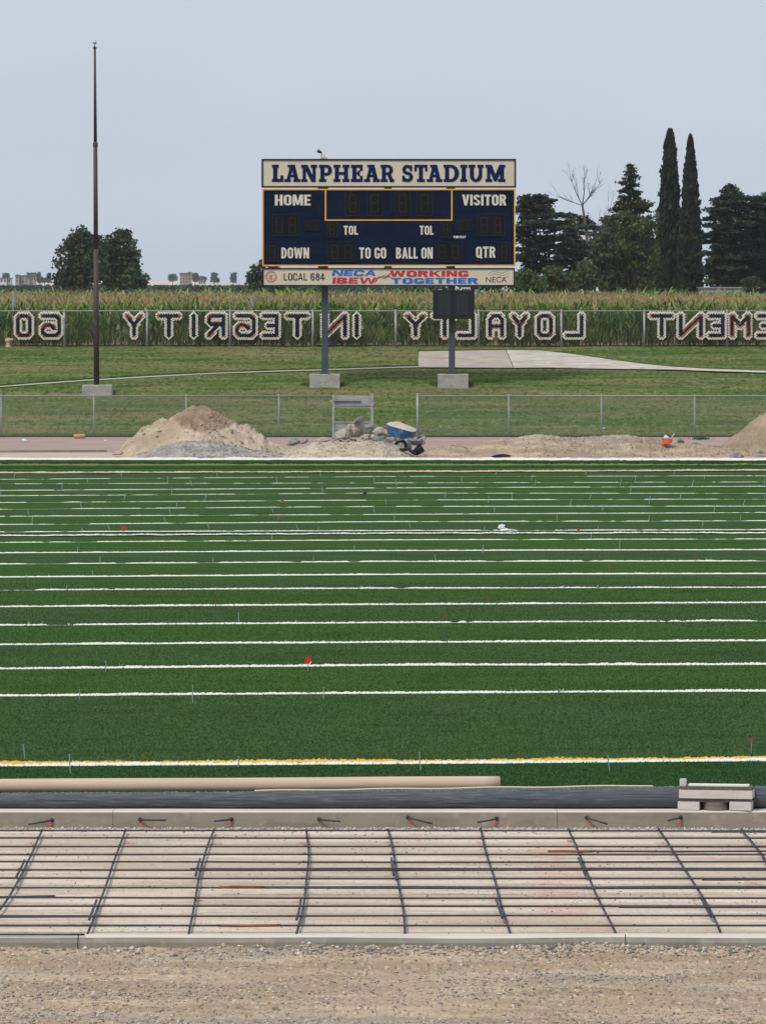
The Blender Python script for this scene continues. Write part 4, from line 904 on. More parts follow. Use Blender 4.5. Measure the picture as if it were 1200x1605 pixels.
def fence(name, label, xs_px, x0px, x1px, Y, z0, z1, postr, railr, thick=(), cat='fence', group=None, wr=.0026, barrail=True):
    x0 = (x0px-CX)/F*Y; x1 = (x1px-CX)/F*Y
    f = thing(name, (x0, Y, z0), label, cat, group)
    for px in xs_px:
        x = (px-CX)/F*Y; rr = postr*(1.35 if px in thick else 1); mb = MB()
        mb.tube([(x, Y+.02, z0-.2), (x, Y+.02, z1+(.04 if px in thick else 0))], rr, 10); mb.lathe((x, Y+.02, z1+(.04 if px in thick else 0)), [(rr*1.15, 0), (rr*1.15, .03), (rr*.6, .055), (0, .06)], 10)
        build('post', mb, M['galv'], f, smooth=True)
    mb = MB(); mb.tube([(x0, Y+.02, z1), (x1, Y+.02, z1)], railr, 8); build('top_rail', mb, M['rail'], f, smooth=True)
    if barrail: mb = MB(); mb.tube([(x0, Y-.01, z0+.04), (x1, Y-.01, z0+.04)], .012, 6); build('bottom_wire', mb, M['dark'], f)
    V, Fq = diag_wires(x0, x1, lambda x: z0+.03, lambda x: z1, Y-.012, r=wr)
    props(npmesh('chain_mesh', V, Fq, M['wire'], f, origin=(x0, Y, z0)), kind='stuff')
    # ragged twisted knuckles along the rail
    mb = MB(); n = int((x1-x0)/.057)
    for k in range(n):
        x = x0+(k+.5)*.057; mb.add([(x-.008, Y-.014, z1-.012), (x+.008, Y-.014, z1-.012), (x, Y-.014, z1+railr+.022)], [(0, 1, 2)])
    props(build('wire_knuckles', mb, M['wire'], f), kind='stuff')
    return f
YN = 192.8; zt = W(0, 620.5, YN).z
fence('chain_link_fence', 'low grey chain link fence section left of the metal rack', [-433,-288,-143,2,147.5,292,437], -500, 521, YN, .0, zt, .030, .024)
fence('chain_link_fence', 'low grey chain link fence section right of the gap, with a thick end post', [654,797,942,1088,1233,1378,1523], 652, 1600, YN, .0, zt, .030, .024, thick=(654,))
YF = 215.0; zf0 = W(0, 543, YF).z; zft = W(0, 487.5, YF).z
fence('chain_link_fence', 'far chain link fence with cup lettering, in front of the corn', [101+129.7*k for k in range(-4, 13)], -450, 1650, YF, zf0, zft, .042, .026, wr=.0013, barrail=False)

# metal rack by the gap in the near fence
YR = 192.4
rk = thing('metal_rack', W(553, 672, YR), 'grey metal rack with two panels and rails standing at the end of the near fence', 'rack')
def rb(name, a, b, c_, d, y0, y1, m='galv', par=rk):
    p = W(a, d, YR); q = W(b, c_, YR); mb = MB(); mb.box(p.x, q.x, YR+y0, YR+y1, p.z, q.z); return build(name, mb, M[m], par)
rb('post', 520.5, 524, 618.5, 686, -.04, .04); rb('post', 580.5, 585, 616.5, 686, -.04, .05)
tp = rb('upper_panel', 524, 580.5, 620, 636, .0, .05); rb('lip', 526.5, 565, 626.5, 629, -.06, -.002, 'rail', tp); rb('groove', 526.5, 565, 629, 630.5, -.02, -.001, 'dark', tp); rb('lower_lip', 524.2, 580.3, 634.4, 636.2, -.05, -.003, 'rail', tp)
rb('rail', 523, 583, 637.5, 639.5, -.03, .03, 'rail'); rb('rail', 523, 583, 660.5, 662.6, -.03, .03, 'rail'); rb('lower_panel', 524, 580.5, 663, 674, .0, .04)
rb('bracket', 517.5, 521, 627, 630.5, -.05, .02); rb('bracket', 583.5, 588, 636, 638, -.05, .02, 'rust'); rb('latch', 522, 526, 622.5, 628, -.09, -.04, 'rail')

# cup letters
def seg_d(px, pz, a, b):
    ax, az = a; bx, bz = b; dx, dz = bx-ax, bz-az; L2 = dx*dx+dz*dz or 1e-9
    t = np.clip(((px-ax)*dx+(pz-az)*dz)/L2, 0, 1); return np.hypot(px-(ax+t*dx), pz-(az+t*dz))
GL = {'O': [[(.0,.15),(0,.85),(.2,1),(.8,1),(1,.85),(1,.15),(.8,0),(.2,0),(0,.15)]],
 'G': [[(0,1),(.8,1),(1,.85),(1,.15),(.8,0),(.2,0),(0,.15),(0,.38),(.15,.52),(.5,.52),(.68,.38)]],
 'Y': [[(0,1),(.5,.52),(1,1)],[(.5,.52),(.5,0)]], 'T': [[(0,1),(1,1)],[(.5,1),(.5,0)]], 'I': [[(.5,0),(.5,1)]],
 'R': [[(1,0),(1,1),(.18,1),(0,.88),(0,.70),(.18,.57),(1,.57)],[(.6,.57),(0,0)]],
 'E': [[(0,1),(1,1),(1,0),(0,0)],[(.35,.5),(1,.5)]], 'N': [[(0,1),(0,0),(1,1),(1,0)]], 'L': [[(1,1),(1,0),(0,0)]],
 'A': [[(0,0),(0,.8),(.25,1),(.75,1),(1,.8),(1,0)],[(0,.47),(1,.47)]], 'M': [[(0,0),(0,1),(.5,.5),(1,1),(1,0)]]}
LET = [('O',23,53,'GO'),('G',62,99,'GO'),('Y',194,227,'INTEGRITY'),('T',245,285,'INTEGRITY'),('I',296,311.5,'INTEGRITY'),('R',322,356,'INTEGRITY'),('G',366,403.5,'INTEGRITY'),('E',408,439.5,'INTEGRITY'),('T',446,486,'INTEGRITY'),('N',503,546.5,'INTEGRITY'),('I',551,567,'INTEGRITY'),
 ('Y',633,669,'LOYALTY'),('T',675,718,'LOYALTY'),('L',713,746.5,'LOYALTY'),('A',762,792,'LOYALTY'),('Y',798,829.5,'LOYALTY'),('O',838,868.5,'LOYALTY'),('L',882,916.5,'LOYALTY'),
 ('T',1015,1057,'COMMITMENT'),('N',1060,1103.5,'COMMITMENT'),('E',1106,1137.5,'COMMITMENT'),('M',1141,1177,'COMMITMENT'),('E',1182,1213,'COMMITMENT')]
WORDC = {('INTEGRITY','T'):0,('INTEGRITY','I'):0,('COMMITMENT','E'):0,('LOYALTY','L'):0,('LOYALTY','Y'):0}
def cup(V, Fq, x, z, Y, r0=.038, r1=.026, ln=.075, n=8):
    o = len(V)
    for (r, y) in ((r0, 0), (r1, -ln), (0, -ln)):
        if r == 0: V.append((x, Y+y, z)); continue
        for k in range(n): V.append((x+r*math.cos(k*2*math.pi/n), Y+y, z+r*math.sin(k*2*math.pi/n)))
    for k in range(n): Fq.append((o+k, o+(k+1)%n, o+n+(k+1)%n, o+n+k)); Fq.append((o+n+k, o+n+(k+1)%n, o+2*n, o+2*n))
TOTAL = {}
for l in LET: TOTAL[(l[3], l[0])] = TOTAL.get((l[3], l[0]), 0)+1
for ch, pa, pb, word in LET:
    p = W(pa, 531.5, YF); q = W(pb, 489.5, YF)
    wd, ht = q.x-p.x, q.z-p.z; hw = .142; iw = max(0, wd-2*hw+.02); ih = ht-2*hw+.02
    pit = ht/11.0
    nx = max(3, int(round(wd/pit)))
    pxs, pzs = [], []
    for j in range(12):
        for i in range(nx+1): pxs.append(i*wd/nx); pzs.append(j*pit)
    for j in range(11):
        for i in range(nx): pxs.append((i+.5)*wd/nx); pzs.append((j+.5)*pit)
    pxs = np.array(pxs); pzs = np.array(pzs); d = np.full(len(pxs), 9.)
    for poly in GL[ch]:
        P2 = [(hw-.01+iw*a, hw-.01+ih*b) for a, b in poly] if ch != 'I' else [(wd/2, hw-.01+ih*b) for a, b in poly]
        for a, b in zip(P2[:-1], P2[1:]): d = np.minimum(d, seg_d(pxs, pzs, a, b))
    key = (word, ch); 
    if TOTAL[key] > 1: WORDC[key] = WORDC.get(key, 0)+1; nth = (['left hand', 'right hand'] if TOTAL[key] == 2 else ['left', 'middle', 'right'])[WORDC[key]-1]+' '
    else: nth = ''
    t = thing('cup_letter', (p.x+wd/2, YF-.03, p.z), f'{nth}mirrored letter {ch} of the word {word} made of cups on the fence', 'cup letter', 'letters made of plastic cups on the far fence')
    for nm, lo, hi, m in (('navy_cups', 0, .056, 'cup_navy'), ('orange_cups', .056, .085, 'cup_orange'), ('white_cups', .085, .158, 'cup_white')):
        V = []; Fq = []
        for x, z, dd in zip(pxs, pzs, d):
            if lo <= dd < hi: cup(V, Fq, p.x+x+random.gauss(0, .003), p.z+z+random.gauss(0, .003), YF-.02)
        if V:
            mb = MB(); mb.v = V; mb.f = [tuple(dict.fromkeys(f)) for f in Fq]; mb.m = [0]*len(Fq)
            props(build(nm, mb, M[m], t), kind='stuff')
mb = MB()
hp = T(13.5, 543.5); s = hp.y/F
hy = thing('hydrant', hp, 'small tan hydrant or stump in front of the far fence at the left edge', 'hydrant')
mb.lathe(hp, [(4.6*s, -.1), (4.6*s, 1.5*s), (3.6*s, 2*s), (3.7*s, 8*s), (5.2*s, 8.6*s), (5.2*s, 11*s), (4.2*s, 13.2*s), (1.5*s, 14*s), (0, 14.4*s)], 14); build('barrel', mb, M['hydrant'], hy)
mb = MB(); mb.tube([(hp.x+3*s, hp.y-.02, hp.z+11.3*s), (hp.x+7.5*s, hp.y-.02, hp.z+11.3*s)], [2*s, 1.7*s], 10); build('outlet', mb, M['hydrant'], hy)

# ------------------------------------------------------------------ flagpole
YP = 201.3; bz = W(0, 619, YP-.5).z
fp = thing('flagpole', W(152, 619, YP), 'tall dark bronze stepped flagpole with a pale ball top on a concrete block', 'flagpole')
s = YP/F
def pp(px, py): return W(px, py, YP)
mb = MB(); mb.tube([pp(151.8, 608), pp(150.6, 390)], [4.4*s, 3.9*s], 16); build('lower_shaft', mb, M['pole_brown'], fp, smooth=True)
mb = MB(); mb.tube([pp(150.6, 392), pp(149.8, 226)], [3.6*s, 3.2*s], 16); build('middle_shaft', mb, M['pole_brown'], fp, smooth=True)
mb = MB(); mb.tube([pp(149.8, 229), pp(149.0, 76)], [2.7*s, 1.7*s], 16); build('upper_shaft', mb, M['pole_brown'], fp, smooth=True)
mb = MB(); mb.tube([pp(149.8, 230.5), pp(149.8, 229), pp(149.8, 224.5), pp(149.8, 223)], [3.2*s, 3.9*s, 3.9*s, 2.8*s], 16); build('collar', mb, M['pole_brown'], fp)
mb = MB(); mb.lathe(pp(148.9, 76), [(1.6*s, -.01), (3.2*s, 0), (3.2*s, 2*s), (1.2*s, 2.5*s), (.8*s, 5*s), (0, 5*s)], 14); build('truck', mb, M['dark'], fp)
mb = MB(); c = pp(148.8, 66.5); mb.lathe(c, [(3.4*s*math.sin(a), -3.4*s*math.cos(a)) for a in np.linspace(0, math.pi, 13)], 18); build('ball', mb, M['ball'], fp, smooth=True)
def footing(par, xa, xb, ya, yb, Yf, dep):
    a = W(xa, yb, Yf); b = W(xb, ya, Yf); mb = MB(); e = .015
    z0 = a.z-.15; z1 = b.z
    mb.v = [(a.x, Yf, z0), (b.x, Yf, z0), (b.x, Yf+dep, z0), (a.x, Yf+dep, z0), (a.x, Yf, z1-e), (b.x, Yf, z1-e), (b.x, Yf+dep, z1-e), (a.x, Yf+dep, z1-e), (a.x+e, Yf+e, z1), (b.x-e, Yf+e, z1), (b.x-e, Yf+dep-e, z1), (a.x+e, Yf+dep-e, z1)]
    mb.f = [(0,1,5,4), (1,2,6,5), (2,3,7,6), (3,0,4,7), (4,5,9,8), (5,6,10,9), (6,7,11,10), (7,4,8,11), (8,9,10,11)]; mb.m = [0]*9
    return build('footing', mb, M['block'], par)
footing(fp, 128.7, 175.5, 603.5, 619.5, YP-.5, 1.0)

# ------------------------------------------------------------------ scoreboard
YS = 203.0; s = YS/F
sb = thing('scoreboard', W(608, 606, YS), 'navy scoreboard with cream LANPHEAR STADIUM title and sponsor strip on two posts', 'scoreboard')
def sbox(name, xa, ya, xb, yb, d0, d1, m, par=sb):
    """d = metres in front of the board plane (towards the camera)"""
    a = W(xa, yb, YS); b = W(xb, ya, YS); mb = MB(); mb.box(a.x, b.x, YS-d1, YS-d0, a.z, b.z); return build(name, mb, M[m], par)
def frame(name, xa, ya, xb, yb, t, d0, d1, m, par=sb):
    a = W(xa, yb, YS); b = W(xb, ya, YS); q = t*s; mb = MB()
    mb.box(a.x, b.x, YS-d1, YS-d0, b.z-q, b.z); mb.box(a.x, b.x, YS-d1, YS-d0, a.z, a.z+q); mb.box(a.x, a.x+q, YS-d1, YS-d0, a.z+q, b.z-q); mb.box(b.x-q, b.x, YS-d1, YS-d0, a.z+q, b.z-q)
    return build(name, mb, M[m], par)
tpn = sbox('title_panel', 412, 251, 806, 292, -.2, .06, 'cream'); frame('title_frame', 409.8, 249, 808.3, 294.2, 2.6, -.22, .09, 'navy_dark', tpn)
cab = sbox('cabinet', 412, 297, 806, 416, -.25, .05, 'navy'); frame('gold_border', 411, 295.8, 807.2, 417.2, 2.3, -.05, .085, 'gold', cab)
g = MB(); 
for (xa, ya, xb, yb) in ((509, 298.1, 511.3, 346), (706.6, 298.1, 708.8, 346), (511.3, 344, 706.6, 346)):
    a = W(xa, yb, YS); b = W(xb, ya, YS); g.box(a.x, b.x, YS-.075, YS-.045, a.z, b.z)
build('gold_border', g, M['gold'], cab)
spn = sbox('sponsor_panel', 413, 422, 804.5, 446.8, -.15, .06, 'cream'); frame('sponsor_frame', 411, 419.8, 806.3, 448.6, 2.1, -.17, .09, 'navy_dark', spn)
# sheet seams of the cabinet: slim proud strips
for (xa, ya, xb, yb) in ((413.5, 330.3, 508.5, 331.2), (709, 330.3, 804.5, 331.2), (413.5, 373.6, 804.5, 374.6), (606.5, 298.5, 607.3, 343.8), (606.5, 346.4, 607.3, 373.4)):
    sbox('sheet_seam', xa, ya, xb, yb, .045, .056, 'navy', cab)
for (xa, ya, xb, yb, nd) in ((541.8,300,562.8,337.5,1),(575,300,599,337.5,1),(619.5,300,642,337.5,1),(653.8,300,677,337.5,1),(427.3,336.5,468.5,369,2),(748,336.5,789.6,369,2),(477.7,345.5,501.5,359.8,2),(716,345.5,739.5,359.8,2),
     (512.7,349,527.8,371,1),(690.5,349,705.5,371,1),(418,380.5,435.7,409,1),(513.8,380,555.8,409.5,2),(681.8,380,723.8,409.5,2),(780.5,380.5,799,409,1)):
    wn = sbox('digit_window', xa, ya, xb, yb, .04, .058, 'digit', cab); w1 = (xb-xa)/nd
    frame('window_frame', xa-.8, ya-.8, xb+.8, yb+.8, .8, .04, .07, 'navy_dark', wn)
    sbox('window_sill', xa-1, yb+.9, xb+1, yb+1.7, .04, .085, 'navy', wn)
    for k in range(nd):
        l = xa+w1*k+w1*.22; r_ = xa+w1*(k+1)-w1*.22; u = ya+(yb-ya)*.12; b_ = yb-(yb-ya)*.12; mdl = (u+b_)/2; th = min(2.0, (r_-l)*.22)
        mbx = MB()
        for (p0, p1, p2, p3) in ((l,u,r_,u+th),(l,mdl-th/2,r_,mdl+th/2),(l,b_-th,r_,b_),(l,u+th+.3,l+th,mdl-th/2-.3),(r_-th,u+th+.3,r_,mdl-th/2-.3),(l,mdl+th/2+.3,l+th,b_-th-.3),(r_-th,mdl+th/2+.3,r_,b_-th-.3)):
            if p3 <= p1 or p2 <= p0: continue
            a = W(p0, p3, YS); b = W(p2, p1, YS); mbx.box(a.x, b.x, YS-.066, YS-.055, a.z, b.z)
        build('digit_segments', mbx, M['digit_seg'], wn)
cb = MB()
for y in (312.5, 331.5): a = W(610.5, y, YS); cb.lathe((a.x, YS-.04, a.z), [(0, -.022), (.055, -.022), (.06, 0)], 14, axis='y')
build('colon_lamps', cb, M['digit'], cab)
for x in (504, 608, 705): sbox('bracket', x-6, 294.3, x+6, 295.8, -.1, .02, 'dark'); sbox('bracket', x-6, 417.3, x+6, 419.7, -.1, .02, 'dark')
for i, (a_, b_, yb_) in enumerate(((504, 514, 586.5), (703.2, 713, 586.5))):
    A = W(a_, yb_, YS); B = W(b_, 447, YS); mb = MB(); mb.box(A.x, B.x, YS+.27, YS+.49, A.z-.1, B.z+4.2); build('post', mb, M['post_blue'], sb)
    mb = MB(); cx_ = (A.x+B.x)/2; mb.box(cx_-.19, cx_+.19, YS+.19, YS+.57, A.z-.01, A.z+.03); build('base_plate', mb, M['dark'], sb)
footing(sb, 485, 532.3, 586.5, 607, YS-.13, 1.0); footing(sb, 686, 733.5, 586.5, 606.5, YS-.13, 1.0)
mb = MB(); mb.tube([W(517, 452, YS+.2), W(519, 486, YS+.2), W(521, 508, YS+.2), W(519, 532, YS+.2)], .012, 6); build('cable', mb, M['dark'], sb)
# text
def text_mesh(s_, bold=.02, shear=0.0, space=1.0):
    cu = bpy.data.curves.new('t', 'FONT'); cu.body = s_; cu.size = 1; cu.offset = bold; cu.shear = shear; cu.space_character = space; cu.extrude = .0; cu.resolution_u = 4
    ob = bpy.data.objects.new('t', cu); COL.objects.link(ob); dg = bpy.context.evaluated_depsgraph_get(); dg.update()
    me = bpy.data.meshes.new_from_object(ob.evaluated_get(dg)); COL.objects.unlink(ob); bpy.data.objects.remove(ob); return me
def text(name, s_, xa, xb, ya, yb, d, m, par, bold=.02, shear=0, space=1.0):
    me = text_mesh(s_, bold, shear, space); n = len(me.vertices); co = np.zeros(n*3); me.vertices.foreach_get('co', co); co = co.reshape(-1, 3)
    mn_, mx_ = co.min(0), co.max(0); A = W(xa, yb, YS); B = W(xb, ya, YS); V = np.empty((n, 3))
    V[:, 0] = A.x+(co[:, 0]-mn_[0])/(mx_[0]-mn_[0])*(B.x-A.x); V[:, 2] = A.z+(co[:, 1]-mn_[1])/(mx_[1]-mn_[1])*(B.z-A.z); V[:, 1] = YS-d
    o_ = np.array(wloc(par)); me.vertices.foreach_set('co', (V-o_).ravel()); me.update()
    o = link(name, me, M[m], par); so = o.modifiers.new('thickness', 'SOLIDIFY'); so.thickness = .006; return o
def arc(cx_, cy, rx, ry, ix, iy, a0, a1, n=14):
    o = []
    for k in range(n):
        t0 = R(a0+(a1-a0)*k/n); t1 = R(a0+(a1-a0)*(k+1)/n)
        o.append([(cx_+rx*math.cos(t0), cy+ry*math.sin(t0)), (cx_+rx*math.cos(t1), cy+ry*math.sin(t1)), (cx_+ix*math.cos(t1), cy+iy*math.sin(t1)), (cx_+ix*math.cos(t0), cy+iy*math.sin(t0))])
    return o
def r4(a, b, c_, d): return [[(a, b), (c_, b), (c_, d), (a, d)]]
def oval(w_, t, k, gap=None):   # stadium shaped ring: width w_, stem t, bar k
    h = w_/2
    return arc(h, 1-h*.9, h, h*.9, h-t, h*.9-k, 0, 180)+arc(h, h*.9, h, h*.9, h-t, h*.9-k, 180, 360)+r4(0, h*.9, t, 1-h*.9)+(r4(w_-t, h*.9, w_, 1-h*.9) if gap is None else [])
def sans(t, k):
    """condensed bold capitals, stem t, bar k, cap height 1"""
    w_ = .52; h = w_/2; G_ = {}
    G_['H'] = (w_, r4(0,0,t,1)+r4(w_-t,0,w_,1)+r4(t,.5-k/2,w_-t,.5+k/2))
    G_['O'] = (w_, oval(w_, t, k)); G_['Q'] = (w_, oval(w_, t, k)+[[(.26,.22),(.36,.30),(.58,-.04),(.44,-.10)]])
    G_['M'] = (.68, r4(0,0,t*.9,1)+r4(.68-t*.9,0,.68,1)+[[(0,1),(t*1.15,1),(.40,.05),(.28,.05)],[(.68-t*1.15,1),(.68,1),(.40,.05),(.28,.05)]])
    G_['E'] = (.44, r4(0,0,t,1)+r4(t,0,.44,k)+r4(t,1-k,.44,1)+r4(t,.5-k/2,.40,.5+k/2))
    G_['F'] = (.42, r4(0,0,t,1)+r4(t,1-k,.42,1)+r4(t,.46-k/2,.38,.46+k/2))
    G_['V'] = (.56, [[(0,1),(t*1.05,1),(.28+t*.32,0),(.28-t*.5,0)],[(.56-t*1.05,1),(.56,1),(.28+t*.5,0),(.28-t*.32,0)]])
    G_['I'] = (t, r4(0,0,t,1)); G_['L'] = (.42, r4(0,0,t,1)+r4(t,0,.42,k)); G_['T'] = (.50, r4(.25-t/2,0,.25+t/2,1)+r4(0,1-k,.50,1))
    G_['S'] = (.50, arc(.25,.74,.25,.26,.25-t,.26-k,0,270)+arc(.25,.27,.25,.27,.25-t,.27-k,90,-180))
    G_['R'] = (.53, r4(0,0,t,1)+r4(t,1-k,.28,1)+r4(t,.45,.28,.45+k)+arc(.26,.725,.25,.275,.25-t,.275-k,-90,90)+[[(.22,.47),(.22+t,.47),(.53,0),(.53-t*1.1,0)]])
    G_['P'] = (.50, r4(0,0,t,1)+r4(t,1-k,.26,1)+r4(t,.42,.26,.42+k)+arc(.25,.71,.25,.29,.25-t,.29-k,-90,90))
    G_['D'] = (.52, r4(0,0,t,1)+r4(t,1-k,.22,1)+r4(t,0,.22,k)+arc(.20,.5,.32,.5,.32-t,.5-k,-90,90))
    G_['B'] = (.52, r4(0,0,t,1)+r4(t,1-k,.26,1)+r4(t,0,.26,k)+r4(t,.5-k/2,.26,.5+k/2)+arc(.25,.745,.24,.255,.24-t,.255-k,-90,90)+arc(.25,.27,.27,.27,.27-t,.27-k,-90,90))
    G_['W'] = (.80, [[(0,1),(t,1),(.22+t*.3,0),(.22-t*.45,0)],[(.40-t*.45,.96),(.40+t*.3,.96),(.22+t*.45,0),(.22-t*.3,0)],[(.40-t*.3,.96),(.40+t*.45,.96),(.58+t*.3,0),(.58-t*.45,0)],[(.80-t,1),(.80,1),(.58+t*.45,0),(.58-t*.3,0)]])
    G_['N'] = (.54, r4(0,0,t*.9,1)+r4(.54-t*.9,0,.54,1)+[[(0,1),(t*1.1,1),(.54,0),(.54-t*1.1,0)]])
    G_['G'] = (w_, oval(w_, t, k, 1)+r4(w_-t,h*.9,w_,.48)+r4(.27,.48-k*.9,w_,.48)+r4(w_-t,.70,w_,1-h*.9))
    G_['C'] = (w_, oval(w_, t, k, 1)+r4(w_-t,h*.9,w_,.34)+r4(w_-t,.66,w_,1-h*.9))
    G_['A'] = (.58, [[(0,0),(t,0),(.29+t*.35,1),(.29-t*.5,1)],[(.58-t,0),(.58,0),(.29+t*.5,1),(.29-t*.35,1)]]+r4(.14,.22,.44,.22+k))
    G_['Y'] = (.56, [[(0,1),(t*1.1,1),(.28+t*.4,.42),(.28-t*.4,.42)],[(.56-t*1.1,1),(.56,1),(.28+t*.4,.42),(.28-t*.4,.42)]]+r4(.28-t/2,0,.28+t/2,.5))
    G_['K'] = (.56, r4(0,0,t,1)+[[(t*.8,.32),(t*.8,.60),(.42,1),(.56,1)],[(.18,.56),(.32,.66),(.58,0),(.40,0)]])
    G_['6'] = (.50, arc(.25,.30,.25,.30,.25-t,.30-k,0,360,20)+r4(0,.30,t,.72)+arc(.25,.72,.25,.28,.25-t,.28-k,20,180))
    G_['8'] = (.50, arc(.25,.28,.25,.28,.25-t,.28-k,0,360,20)+arc(.25,.75,.23,.25,.23-t,.25-k,0,360,20))
    G_['4'] = (.54, r4(.28,0,.28+t,1)+r4(0,.22,.54,.22+k)+[[(0,.22),(0,.36),(.26,1),(.30,1),(.30,.86),(.13,.22+k*.9)]])
    G_['-'] = (.3, r4(0,.4,.3,.55)); return G_
def caption(name, s_, xa, xb, ya, yb, d, m, par, t=.19, k=.17, gap=.075, slant=0.0, each=True):
    G_ = sans(t, k); tot = sum((G_[c][0] if c != ' ' else .22)+gap for c in s_)-gap
    A = W(xa, yb, YS); B = W(xb, ya, YS); kx = (B.x-A.x)/(tot+slant); kz = B.z-A.z; x = 0
    holder = None
    for c in s_:
        if c == ' ': x += .22+gap; continue
        w_, polys = G_[c]; mb = MB()
        for q, poly in enumerate(polys):
            P = [(A.x+(x+px_+slant*pz_)*kx, A.z+pz_*kz) for px_, pz_ in poly]
            ar = sum(P[i][0]*P[(i+1) % len(P)][1]-P[(i+1) % len(P)][0]*P[i][1] for i in range(len(P)))
            if ar < 0: P = P[::-1]
            mb.prism(P, YS-d-.0004*q-.006, YS-d+.004)
        o_ = build(name, mb, M[m], par); x += w_+gap
for s_, xa, xb, ya, yb in (('HOME',430.8,487,305.2,322),('VISITOR',723.8,793,305,322),('TOL',538.2,561,353.8,368),('TOL',657.2,679.3,353.8,368),('DOWN',441,484.5,388,405),('TO GO',562.8,605,388,405.3),('BALL ON',620.5,677.8,388,405.3),('QTR',745.5,776,386.5,404)):
    caption('caption_letter', s_, xa, xb, ya, yb, .060, 'cream_text', cab)
caption('maker_mark_letter', 'FAIR-PLAY', 710.5, 729.5, 369.6, 373.2, .056, 'white_fibre', cab)
caption('letter', 'LOCAL 684', 444.8, 509, 428.2, 439.5, .062, 'black_text', spn, t=.12, k=.12, gap=.10)
caption('letter', 'NECA', 520, 590.5, 423.2, 432.6, .062, 'sp_blue', spn, t=.15, k=.24, gap=.05, slant=.07)
caption('letter', 'IBEW', 520.5, 590, 434.8, 444.6, .062, 'sp_red', spn, t=.15, k=.23, gap=.05, slant=.04)
caption('letter', 'WORKING', 610.5, 733.5, 424.2, 433.8, .062, 'sp_red', spn, t=.18, k=.24, gap=.06)
caption('letter', 'TOGETHER', 613, 749, 435.6, 444.6, .062, 'sp_blue', spn, t=.18, k=.24, gap=.06)
text('lettering', 'NECA', 761, 793.5, 434, 442.5, .068, 'black_text', spn, -.004)
def ribbon(name, pts, wdt, m, par, d=.07):
    P = [W(x, y, YS) for x, y in pts]; mb = MB(); vs = []
    for i, p in enumerate(P):
        t = (P[min(i+1, len(P)-1)]-P[max(i-1, 0)]).normalized(); nn = Vector((-t.z, 0, t.x))*wdt*s*.5*(1 if 0 < i < len(P)-1 else .35)
        vs += [(p.x+nn.x, YS-d, p.z+nn.z), (p.x-nn.x, YS-d, p.z-nn.z), (p.x+nn.x, YS-d+.005, p.z+nn.z), (p.x-nn.x, YS-d+.005, p.z-nn.z)]
    mb.add(vs, [f for k in range(len(P)-1) for f in ((4*k, 4*k+1, 4*k+5, 4*k+4), (4*k+2, 4*k+6, 4*k+7, 4*k+3), (4*k, 4*k+4, 4*k+6, 4*k+2), (4*k+1, 4*k+3, 4*k+7, 4*k+5))])
    return build(name, mb, M[m], par)
ribbon('swoosh', [(586,443),(589.5,440),(591.5,435.5),(595,434),(599,435)], 2.0, 'sp_red', spn)
ribbon('swoosh', [(592,436.5),(596,434.5),(600,432.8),(606,431.8)], 1.2, 'sp_blue', spn, .073)
ribbon('swoosh', [(599,436),(605,434.5),(609,431),(612,427.5)], 2.0, 'sp_red', spn, .076)
ribbon('swoosh', [(607,432.8),(611,433.8),(614,436)], 1.2, 'sp_blue', spn, .079)
ribbon('flourish', [(764,429.5),(771,425.5),(778,426),(786,428),(796,424)], .5, 'seal', spn)
ribbon('flourish', [(768,431.5),(775,429),(783,431),(790,431),(797,427.5)], .45, 'seal', spn)
ribbon('flourish', [(781,432.5),(788,435),(794,434),(797.5,431)], .45, 'seal', spn)
c = W(425, 433.8, YS)
for r0, r1, m in ((8.9, 8.2, 'sp_red'), (7.6, 7.2, 'seal'), (5.0, 4.7, 'sp_red')):
    mb = MB(); n = 32; vs = []
    for k in range(n): t = 2*math.pi*k/n; vs += [(c.x+r0*s*math.cos(t), YS-.067, c.z+r0*s*math.sin(t)), (c.x+r1*s*math.cos(t), YS-.067, c.z+r1*s*math.sin(t))]
    mb.add(vs, [(2*k, 2*((k+1)%n), 2*((k+1)%n)+1, 2*k+1) for k in range(n)]); build('seal_ring', mb, M[m], spn)
mb = MB()   # fist and lightning inside the union seal
for k in range(14):
    t = 2*math.pi*k/14; mb.prism([(c.x+(math.cos(t)*6.4+dx)*s, c.z+(math.sin(t)*6.4+dz)*s) for dx, dz in ((-.55,-.55),(.55,-.55),(.4,.55),(-.4,.55))], YS-.067, YS-.062)
for (x0_, z0_, x1_, z1_) in ((-2.2,-1.5,1.6,1.4), (-2.6,1.2,-.6,2.6), (.2,1.8,2.8,2.8), (-3.4,-3.2,-1.4,-1.9), (.6,-3.4,2.2,-2.0), (-.5,-4.2,.5,-2)): mb.prism([(c.x+x0_*s, c.z+z0_*s), (c.x+x1_*s, c.z+z0_*s), (c.x+x1_*s*.9, c.z+z1_*s), (c.x+x0_*s*.9, c.z+z1_*s)], YS-.067, YS-.062)
build('seal_emblem', mb, M['seal'], spn)
